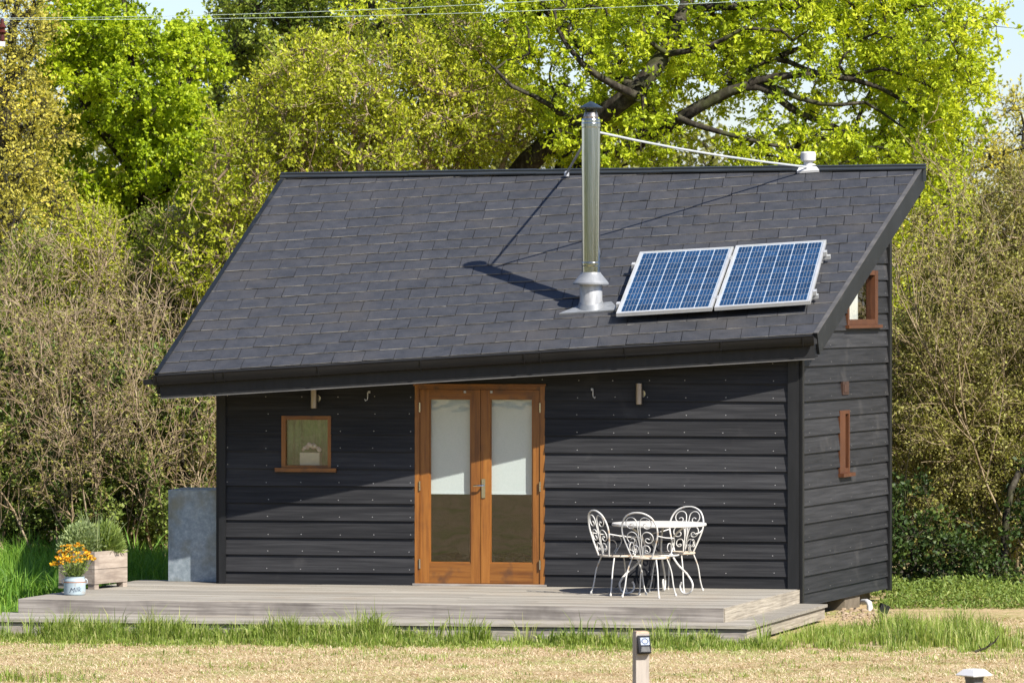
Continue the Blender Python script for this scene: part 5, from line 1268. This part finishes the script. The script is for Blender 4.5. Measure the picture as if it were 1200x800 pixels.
# ------------------------------------------------------------------ post with a solar lamp, lantern cap, ground spotlight, twig
Yp = 33.0; ptop = P(751, 739, Yp); pw = .094
po = empty('timber_post', 'square grey timber post in the foreground meadow', 'post', (ptop.x, ptop.y, 0))
pX = Vector((math.cos(R(14)), math.sin(R(14)), 0)); pY = Vector((-pX.y, pX.x, 0)); pO = Vector((ptop.x, ptop.y, 0))
m = MB(); m.box(pO, pX, pY, Z, -pw/2, pw/2, -pw/2, pw/2, -.1, ptop.z-.012, 0); m.build('shaft', M['post'], po)
m = MB(); m.hexa([pO+pX*a+pY*b+Z*z for a, b, z in ((-pw/2, -pw/2, ptop.z-.0115), (pw/2, -pw/2, ptop.z-.0115), (pw/2, pw/2, ptop.z-.0115), (-pw/2, pw/2, ptop.z-.0115), (-pw/2+.006, -pw/2+.006, ptop.z), (pw/2-.006, -pw/2+.006, ptop.z), (pw/2-.006, pw/2-.006, ptop.z), (-pw/2+.006, pw/2-.006, ptop.z))]); m.build('end_grain', M['post_end'], po)
so = empty('solar_lamp', 'small black solar lamp with a white decal on the timber post', 'lamp', pO+Z*(ptop.z-.12))
fO = pO-pY*(pw/2+.001)+pX*.004; zt = ptop.z-.028
pr_ = [(0, zt), (.010, zt+.002), (.040, zt-.068), (.052, zt-.112), (.030, zt-.124), (0, zt-.126)]      # side profile (out, z)
m = MB(); hw = .044; vs = [fO-pY*a+Z*z-pX*hw for a, z in pr_]+[fO-pY*a+Z*z+pX*hw for a, z in pr_]; k = len(pr_)
m.add(vs, [tuple(range(k-1, -1, -1)), tuple(range(k, 2*k))]+[(i, (i+1) % k, k+(i+1) % k, k+i) for i in range(k)]); m.build('housing', M['black_pl'], so)
def onface(x, t, i=1, h=.0015):
    a = Vector((0, 0, 0)); p0, p1 = pr_[i], pr_[i+1]; o_ = p0[0]+(p1[0]-p0[0])*t; z = p0[1]+(p1[1]-p0[1])*t
    nx = Vector((-(p1[1]-p0[1]), 0, p1[0]-p0[0])).normalized()
    return fO-pY*(o_+h*nx.x)+Z*(z+h*nx.z)+pX*x
m = MB(); m.add([onface(-.026, .90), onface(.034, .90), onface(.034, .22), onface(-.026, .22)], [(0, 1, 2, 3)], 0)
ring_ = []
for r_ in (.026, .017):
    ring_ += [onface(.004+r_*math.cos(j*math.pi/10), .56+.78*r_/.07*math.sin(j*math.pi/10), 1, .003) for j in range(20)]
m.add(ring_, [(j, (j+1) % 20, 20+(j+1) % 20, 20+j) for j in range(20)], 1)
m.build('decal', [M['label_w'], M['ink']], so)
m = MB(); m.add([onface(-.030, .88, 2), onface(.036, .88, 2), onface(.030, .12, 2), onface(-.024, .12, 2)], [(0, 1, 2, 3)]); m.build('lens', M['lens'], so)

Yl = 31.0; lt = P(1141.5, 783.5, Yl)
la = empty('bollard_lantern', 'white capped square lantern post low in the corner of the meadow', 'lantern', (lt.x, lt.y, 0))
lX = Vector((math.cos(R(38)), math.sin(R(38)), 0)); lY = Vector((-lX.y, lX.x, 0)); lO = Vector((lt.x, lt.y, 0))
def frus(m, h0, z0, h1, z1, mi=0): m.hexa([lO+lX*a*h0+lY*b*h0+Z*z0 for a, b in ((-1, -1), (1, -1), (1, 1), (-1, 1))]+[lO+lX*a*h1+lY*b*h1+Z*z1 for a, b in ((-1, -1), (1, -1), (1, 1), (-1, 1))], mi)
m = MB(); frus(m, .082, lt.z-.043, .085, lt.z-.037); frus(m, .085, lt.z-.0365, .048, lt.z); m.build('cap', M['white_pl'], la)
m = MB(); frus(m, .03, lt.z-.16, .045, lt.z-.0445); m.build('lamp_glass', M['lens'], la)
m = MB(); frus(m, .042, -.05, .042, lt.z-.161); m.build('shaft', M['black_pl'], la)

sp = Pz(1035, 722, .01); sl_ = empty('garden_spotlight', 'small black spotlight on a stake beside the cabin corner', 'spotlight', sp)
m = MB(); m.tube([sp+Vector((-.02, 0, -.02)), sp+Vector((-.02, 0, .06))], .008, 6); m.tube([sp+Vector((-.06, .02, .05)), sp+Vector((-.02, 0, .06))], .012, 6); m.build('stake', M['black_pl'], sl_)
m = MB(); a1, a2, a3 = Vector((.85, .2, -.35)).normalized(), Vector((-.2, .95, .1)).normalized(), None
a3 = a1.cross(a2).normalized(); m.box(sp+Z*.085+Vector((.005, -.01, 0)), a1, a2, a3, -.05, .05, -.03, .03, -.045, .045); m.build('lamp_head', M['black_pl'], sl_)
# sandy rubble round the pier
m = MB()
for i in range(150):
    q = Pz(random.gauss(1006, 19), 721+random.gauss(0, 4.0), 0); r_ = random.uniform(.006, .022)*(1 if random.random() > .08 else 1.6)
    q.z = r_*.3
    pts = []
    ang = [random.uniform(.7, 1.2) for _ in range(18)]
    prof = [(.01, -.6), (.8, -.4), (1, .1), (.6, .6), (.01, .75)]
    vs = []
    for k_, (pr0, pz0) in enumerate(prof):
        for j in range(6): vs.append(q+Vector((pr0*r_*math.cos(j*math.pi/3)*ang[(k_*5+j) % 18]*1.3, pr0*r_*math.sin(j*math.pi/3)*ang[(k_*3+j) % 18], pz0*r_)))
    m.add(vs, [(k_*6+j, k_*6+(j+1) % 6, (k_+1)*6+(j+1) % 6, (k_+1)*6+j) for k_ in range(4) for j in range(6)], 0, random.random())
o = m.build('rubble', M['rubble']); tag(o, 'sandy rubble and stones by the cabin pier', 'rubble', kind='stuff')
m = MB(); q = Pz(1155, 763, .03)
m.tube([q+Vector((-.10, 0, 0)), q+Vector((0, .02, .03)), q+Vector((.09, .03, .09)), q+Vector((.13, .03, .15))], [.014, .012, .009, .003], 6)
m.tube([q+Vector((.02, .02, .035)), q+Vector((.05, -.02, .10))], [.008, .003], 5); m.tube([q+Vector((-.04, .02, .02)), q+Vector((-.07, -.02, .07))], [.008, .003], 5)
o = m.build('dead_branch', M['bark_dk']); tag(o, 'short dark dead branch in the grass right of the cabin', 'branch')

# ------------------------------------------------------------------ pole and overhead wires
Yw = 57.0
pp = WP(-16, 346, Yw)
pol = empty('utility_pole', 'dark wooden utility pole with insulator at the left edge', 'pole', (pp[0], Yw, 0))
m = MB(); m.tube([Vector((pp[0], Yw, -.2)), Vector((pp[0], Yw, P(0, -40, Yw).z))], [.12, .10], 14); m.build('shaft', M['pole'], pol)
m = MB(); q = P(2.5, 47, Yw); m.lathe(Vector((q.x, q.y, 0)), [(.02, P(0, 50, Yw).z), (.03, P(0, 47, Yw).z), (.026, P(0, 41, Yw).z), (.055, P(0, 38, Yw).z), (.03, P(0, 35, Yw).z), (.055, P(0, 32, Yw).z), (.025, P(0, 28, Yw).z), (.02, P(0, 22, Yw).z)], 14); m.build('insulator', M['insul'], pol)
m = MB(); m.box(Vector((pp[0], Yw, 0)), Vector((1, 0, 0)), Vector((0, 1, 0)), Z, -.03, .235, -.15, -.09, P(0, 55, Yw).z, P(0, 49.5, Yw).z); m.build('bracket', M['white_pl'], pol)
def wire(fv, label, Y):
    m = MB(); m.tube([P(u, fv(u), Y) for u in range(-16, 1900, 60)], .0031, 5); o = m.build('overhead_wire', M['wire']); tag(o, label, 'wire', 'wires from the utility pole')
wire(lambda u: 23+.005*u-3.4e-5*u*u, 'lower of the two pale wires crossing above the trees', Yw)
wire(lambda u: 21.5-.004*u-4.4e-5*u*u, 'upper of the two pale wires crossing above the trees', Yw+.3)

# ------------------------------------------------------------------ far woodland closing the meadow on its other sides
Cs, Ds, Ts = [], [], []
for k in range(46):
    an = R(-200+k*220/45)                       # round the left, behind the viewer and the right
    d = rng.uniform(75, 110); c = np.array([d*math.cos(an)*1.0, 25+d*math.sin(an), 0]); hgt = rng.uniform(7, 13)
    for _ in range(16):
        cc_ = c+np.array([rng.normal(0, 3.2), rng.normal(0, 3.2), rng.uniform(.08, 1)*hgt]); q = 110
        Cs.append(cc_+rng.normal(size=(q, 3))*1.0); Ds.append(unit(rng.normal(size=(q, 3)))); Ts.append(np.clip(rng.normal(rng.uniform(.3, .7), .2, q), 0, 1))
Cs, Ds, Ts = np.concatenate(Cs), np.concatenate(Ds), np.concatenate(Ts)
V, idx = leaves_np(Cs, Ds, rng.uniform(.6, 1.3, len(Cs)), .8)
o = np_mesh('far_woodland', V, 3, idx, M['L_dark'], np.repeat(Ts, 4)); tag(o, 'far green woodland round the other sides of the meadow', 'woodland', kind='stuff')

# ------------------------------------------------------------------ light, sky, camera
SUN_EL, SUN_AZ = R(42.7), R(44.0)             # azimuth: to the right of the line from the cabin back to the camera
to_sun = Vector((math.sin(SUN_AZ)*math.cos(SUN_EL), -math.cos(SUN_AZ)*math.cos(SUN_EL), math.sin(SUN_EL)))
ld = bpy.data.lights.new('Sun', 'SUN'); ld.energy = 5.0; ld.angle = R(0.53); ld.color = (1.0, .945, .86)
lo = bpy.data.objects.new('Sun', ld); COL.objects.link(lo); lo.rotation_euler = to_sun.to_track_quat('Z', 'Y').to_euler(); lo.location = (20, 10, 40)
wd_ = bpy.data.worlds.new('World'); scene.world = wd_; wd_.use_nodes = True; nt = wd_.node_tree
bg = nt.nodes['Background']; sk = nt.nodes.new('ShaderNodeTexSky'); sk.sky_type = 'NISHITA'; sk.sun_disc = False
sk.sun_elevation = SUN_EL; sk.sun_rotation = math.atan2(to_sun.x, to_sun.y); sk.altitude = 0; sk.air_density = 1.0; sk.dust_density = 0.5; sk.ozone_density = 3.0
tnt = nt.nodes.new('ShaderNodeMixRGB'); tnt.blend_type = 'MULTIPLY'; tnt.inputs[0].default_value = 1; tnt.inputs[2].default_value = (1.0, 0.98, 1.11, 1)
nt.links.new(sk.outputs[0], tnt.inputs[1]); nt.links.new(tnt.outputs[0], bg.inputs[0]); bg.inputs[1].default_value = 0.08
cd = bpy.data.cameras.new('Camera'); cam = bpy.data.objects.new('Camera', cd); COL.objects.link(cam)
cam.location = (0, 0, HC); cam.rotation_euler = (R(90), 0, 0); cd.sensor_width = 36; cd.lens = 36*F/1200; cd.shift_y = -54/1200; cd.clip_start = .5; cd.clip_end = 4000
cd.dof.use_dof = True; cd.dof.focus_distance = 48.5; cd.dof.aperture_fstop = 7.1
scene.camera = cam
scene.view_settings.view_transform = 'Standard'; scene.view_settings.look = 'None'; scene.view_settings.exposure = 0.93; scene.view_settings.gamma = 1
scene.cycles.max_bounces = 6; scene.cycles.transparent_max_bounces = 8; scene.cycles.caustics_reflective = False; scene.cycles.caustics_refractive = False
